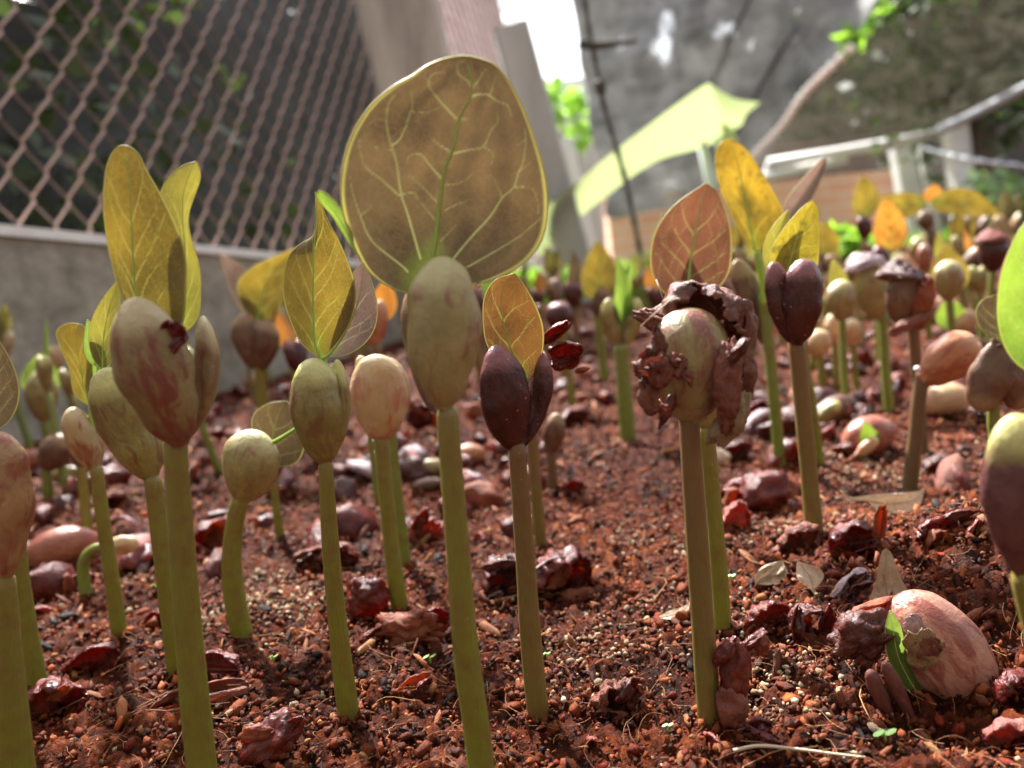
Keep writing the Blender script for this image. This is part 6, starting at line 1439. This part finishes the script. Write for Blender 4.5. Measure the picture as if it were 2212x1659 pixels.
# ================================================================== the crowd further back: copies of a few kinds
rng = random.Random(21)
def proto_seedling(kind):
    r = thing('seedling', (0, 0, 0), 'seedling', 'seedling', 'seedlings far down the bed')
    H = .075
    st, ct, lf = [('stem_olive', 'cot_olive', 'amber'), ('stem_green', 'cot_pink', 'olive'), ('stem_brown', 'cot_plum', 'rust'), ('stem_olive', 'cot_beige', None), ('stem_brown', 'cot_brown', None), ('stem_green', 'cot_green', 'lime')][kind]
    SEED[0] += 1
    lean = -.008
    add_stem(r, [Vector((0, 0, -.004)), Vector((lean * .5, 0, H * .5)), Vector((lean, 0, H))], .0032, .0027, st, 8, 10)
    T = Vector((lean, 0, H))
    op = (.15, .25, .2, .08, .3, .2)[kind]
    add_cot(r, T, T + Vector((-.010 * op * 4, -.002, .026)), .015, .0095, ct, seed=SEED[0], turn=10, nv=14, nu=12, neck=.28)
    add_cot(r, T, T + Vector((.012 * op * 4, .003, .025)), .014, .008, ct, seed=SEED[0] + 1, turn=-30, nv=14, nu=12, neck=.28)
    if lf:
        for (dx, w, dz) in ((-.004, .020, .036), (.012, .016, .030))[:2 if kind < 2 else 1]:
            b = T + Vector((0, .001, .016)); t_ = b + Vector((dx, .002, dz)); nv, nn = 12, 7; V = []; uu = []; tt = []
            for i in range(nv):
                v = i / (nv - 1); c = b.lerp(t_, v); h = w / 2 * max(0, math.sin(math.pi * v ** .75)) ** .85
                for u in np.linspace(-1, 1, nn): V.append(c + Vector((u * h, .25 * h * abs(u) + .004 * v * v, 0))); uu.append(u); tt.append(v)
            idx = np.arange(nv * nn).reshape(nv, nn); Fq = np.stack([idx[:-1, :-1], idx[:-1, 1:], idx[1:, 1:], idx[1:, :-1]], -1).reshape(-1, 4)
            mobj('leaf', np.array(V), Fq, MT['leaf_' + lf], r, True, {'u': uu, 't': tt, 'rest': np.array(V), 'vein': np.zeros(len(V))})
        v, f, _ = tube([T, T + Vector((0, .001, .018))], .0013, 6); mobj('shoot', v, f, MT['shoot'], r)
    return r
protos = [proto_seedling(k) for k in range(6)]
FARLAB = ['blurred seedling with olive bean halves and amber leaves far down the bed', 'blurred seedling with pinkish bean halves and olive leaves far down the bed', 'blurred seedling with plum bean halves and one rust leaf far down the bed', 'blurred leafless seedling with beige bean halves far down the bed', 'blurred leafless seedling with brown bean halves far down the bed', 'blurred seedling with green bean halves and one lime leaf far down the bed']
def copy_tree(o, parent=None):
    c = o.copy(); COL.objects.link(c)
    if parent is not None: c.parent = parent
    for ch in o.children: copy_tree(ch, c)
    return c
taken = []
used = [False] * 6
def put_far(x, y, kind, sc, rz):
    r = protos[kind] if not used[kind] else copy_tree(protos[kind])
    used[kind] = True
    r.location = (x, y, float(soil_h(x, y))); r.rotation_euler = (rng.uniform(-.06, .06), rng.uniform(-.08, .04), rz); r.scale = (sc, sc, sc * rng.uniform(.8, 1.15))
    r['label'] = FARLAB[kind]; r['group'] = FARLAB[kind].replace('blurred seedling', 'blurred seedlings').replace('blurred leafless seedling', 'blurred leafless seedlings')
    taken.append((x, y))
tries = 0
while len(taken) < 128 and tries < 6000:
    tries += 1
    px = rng.uniform(-40, 2260); Y = .50 + 1.9 * rng.random() ** 1.35
    P = pl(px, 900, Y); x = P.x
    if not (x * WALL_N.x + Y * WALL_N.y) < WALL_DIST - .03: continue
    if any((x - a) ** 2 + (Y - b) ** 2 < (.032 + .022 * Y) ** 2 for a, b in taken): continue
    if 1180 < px < 1560 and Y < .75: continue
    if px > 1500 and Y < .60: continue
    put_far(x, Y, rng.choices(range(6), [5, 4, 5, 6, 5, 2])[0], rng.uniform(.75, 1.1), rng.uniform(-1.2, 1.2))
# husks scattered further back: copies of a few husks
HM = ['husk_red', 'husk_dark', 'husk_orange', 'husk_pink', 'husk_matte', 'husk_lilac', 'husk_red', 'cot_bean', 'cot_beige']
HN = ['red', 'dark brown', 'orange', 'pink', 'matte brown', 'lilac', 'dark red', 'pink', 'cream']
hp = []
for k in range(9):
    bean = HM[k].startswith('cot')
    nm, ct = ('seed', 'seed') if bean else ('seed_husk', 'seed husk')
    lab = 'blurred ' + HN[k] + (' seed' if bean else ' seed husk') + ' lying among the stems further back' + (' with ribs' if k == 6 else '')
    r = thing(nm, (0, 0, 0), lab, ct, lab.replace('lying', 'strewn'))
    if bean: add_bean(r, 'seed_body', (0, 0, .006), (0, 84, 20 * k), (.008, .008, .013), HM[k], nu=14, nv=12)
    else:
        add_shell(r, 'shell', (0, 0, .003), (0, 76, 35 * k), (.009, .008, .013), HM[k], ph=(-.9, 3.8), rough=.28, jag=.4, ridge=.15 if k in (6, 3) else 0, nu=16, nv=12)
        add_shell(r, 'flap', (.006, -.003, .004), (20, 50, 50 * k), (.005, .004, .009), HM[(k + 2) % 6], ph=(0, 3.4), rough=.3, jag=.4, nu=10, nv=8)
    hp.append(r)
usedh = [False] * 9; hpos = []; tries = 0
while len(hpos) < 290 and tries < 9000:
    tries += 1
    px = rng.uniform(-60, 2280); Y = .33 + 1.6 * rng.random() ** 1.45
    P = pl(px, 1000, Y); x = P.x; sp = .012 + .012 * Y
    if not (x * WALL_N.x + Y * WALL_N.y) < WALL_DIST - .025: continue
    if any((x - a) ** 2 + (Y - b) ** 2 < sp * sp for a, b in hpos): continue
    if Y < .62 and 1180 < px < 1640 and rng.random() < .85: continue
    if Y < .45 and px > 1640 and rng.random() < .6: continue
    k = rng.choices(range(9), [7, 6, 3, 2, 5, 1, 7, 1, 1] if Y > .55 else [7, 6, 2, 1, 3, 1, 8, 0, 0])[0]
    r = hp[k] if not usedh[k] else copy_tree(hp[k]); usedh[k] = True
    sc = rng.uniform(.55, 1.15); r.location = (x, Y, float(soil_h(x, Y))); r.rotation_euler = (rng.uniform(-.4, .4), rng.uniform(-.4, .4), rng.uniform(0, 6.28)); r.scale = (sc, sc, sc)
    hpos.append((x, Y))
print('objects', len(scn.objects), 'tris', sum(len(m.polygons) for m in bpy.data.meshes))
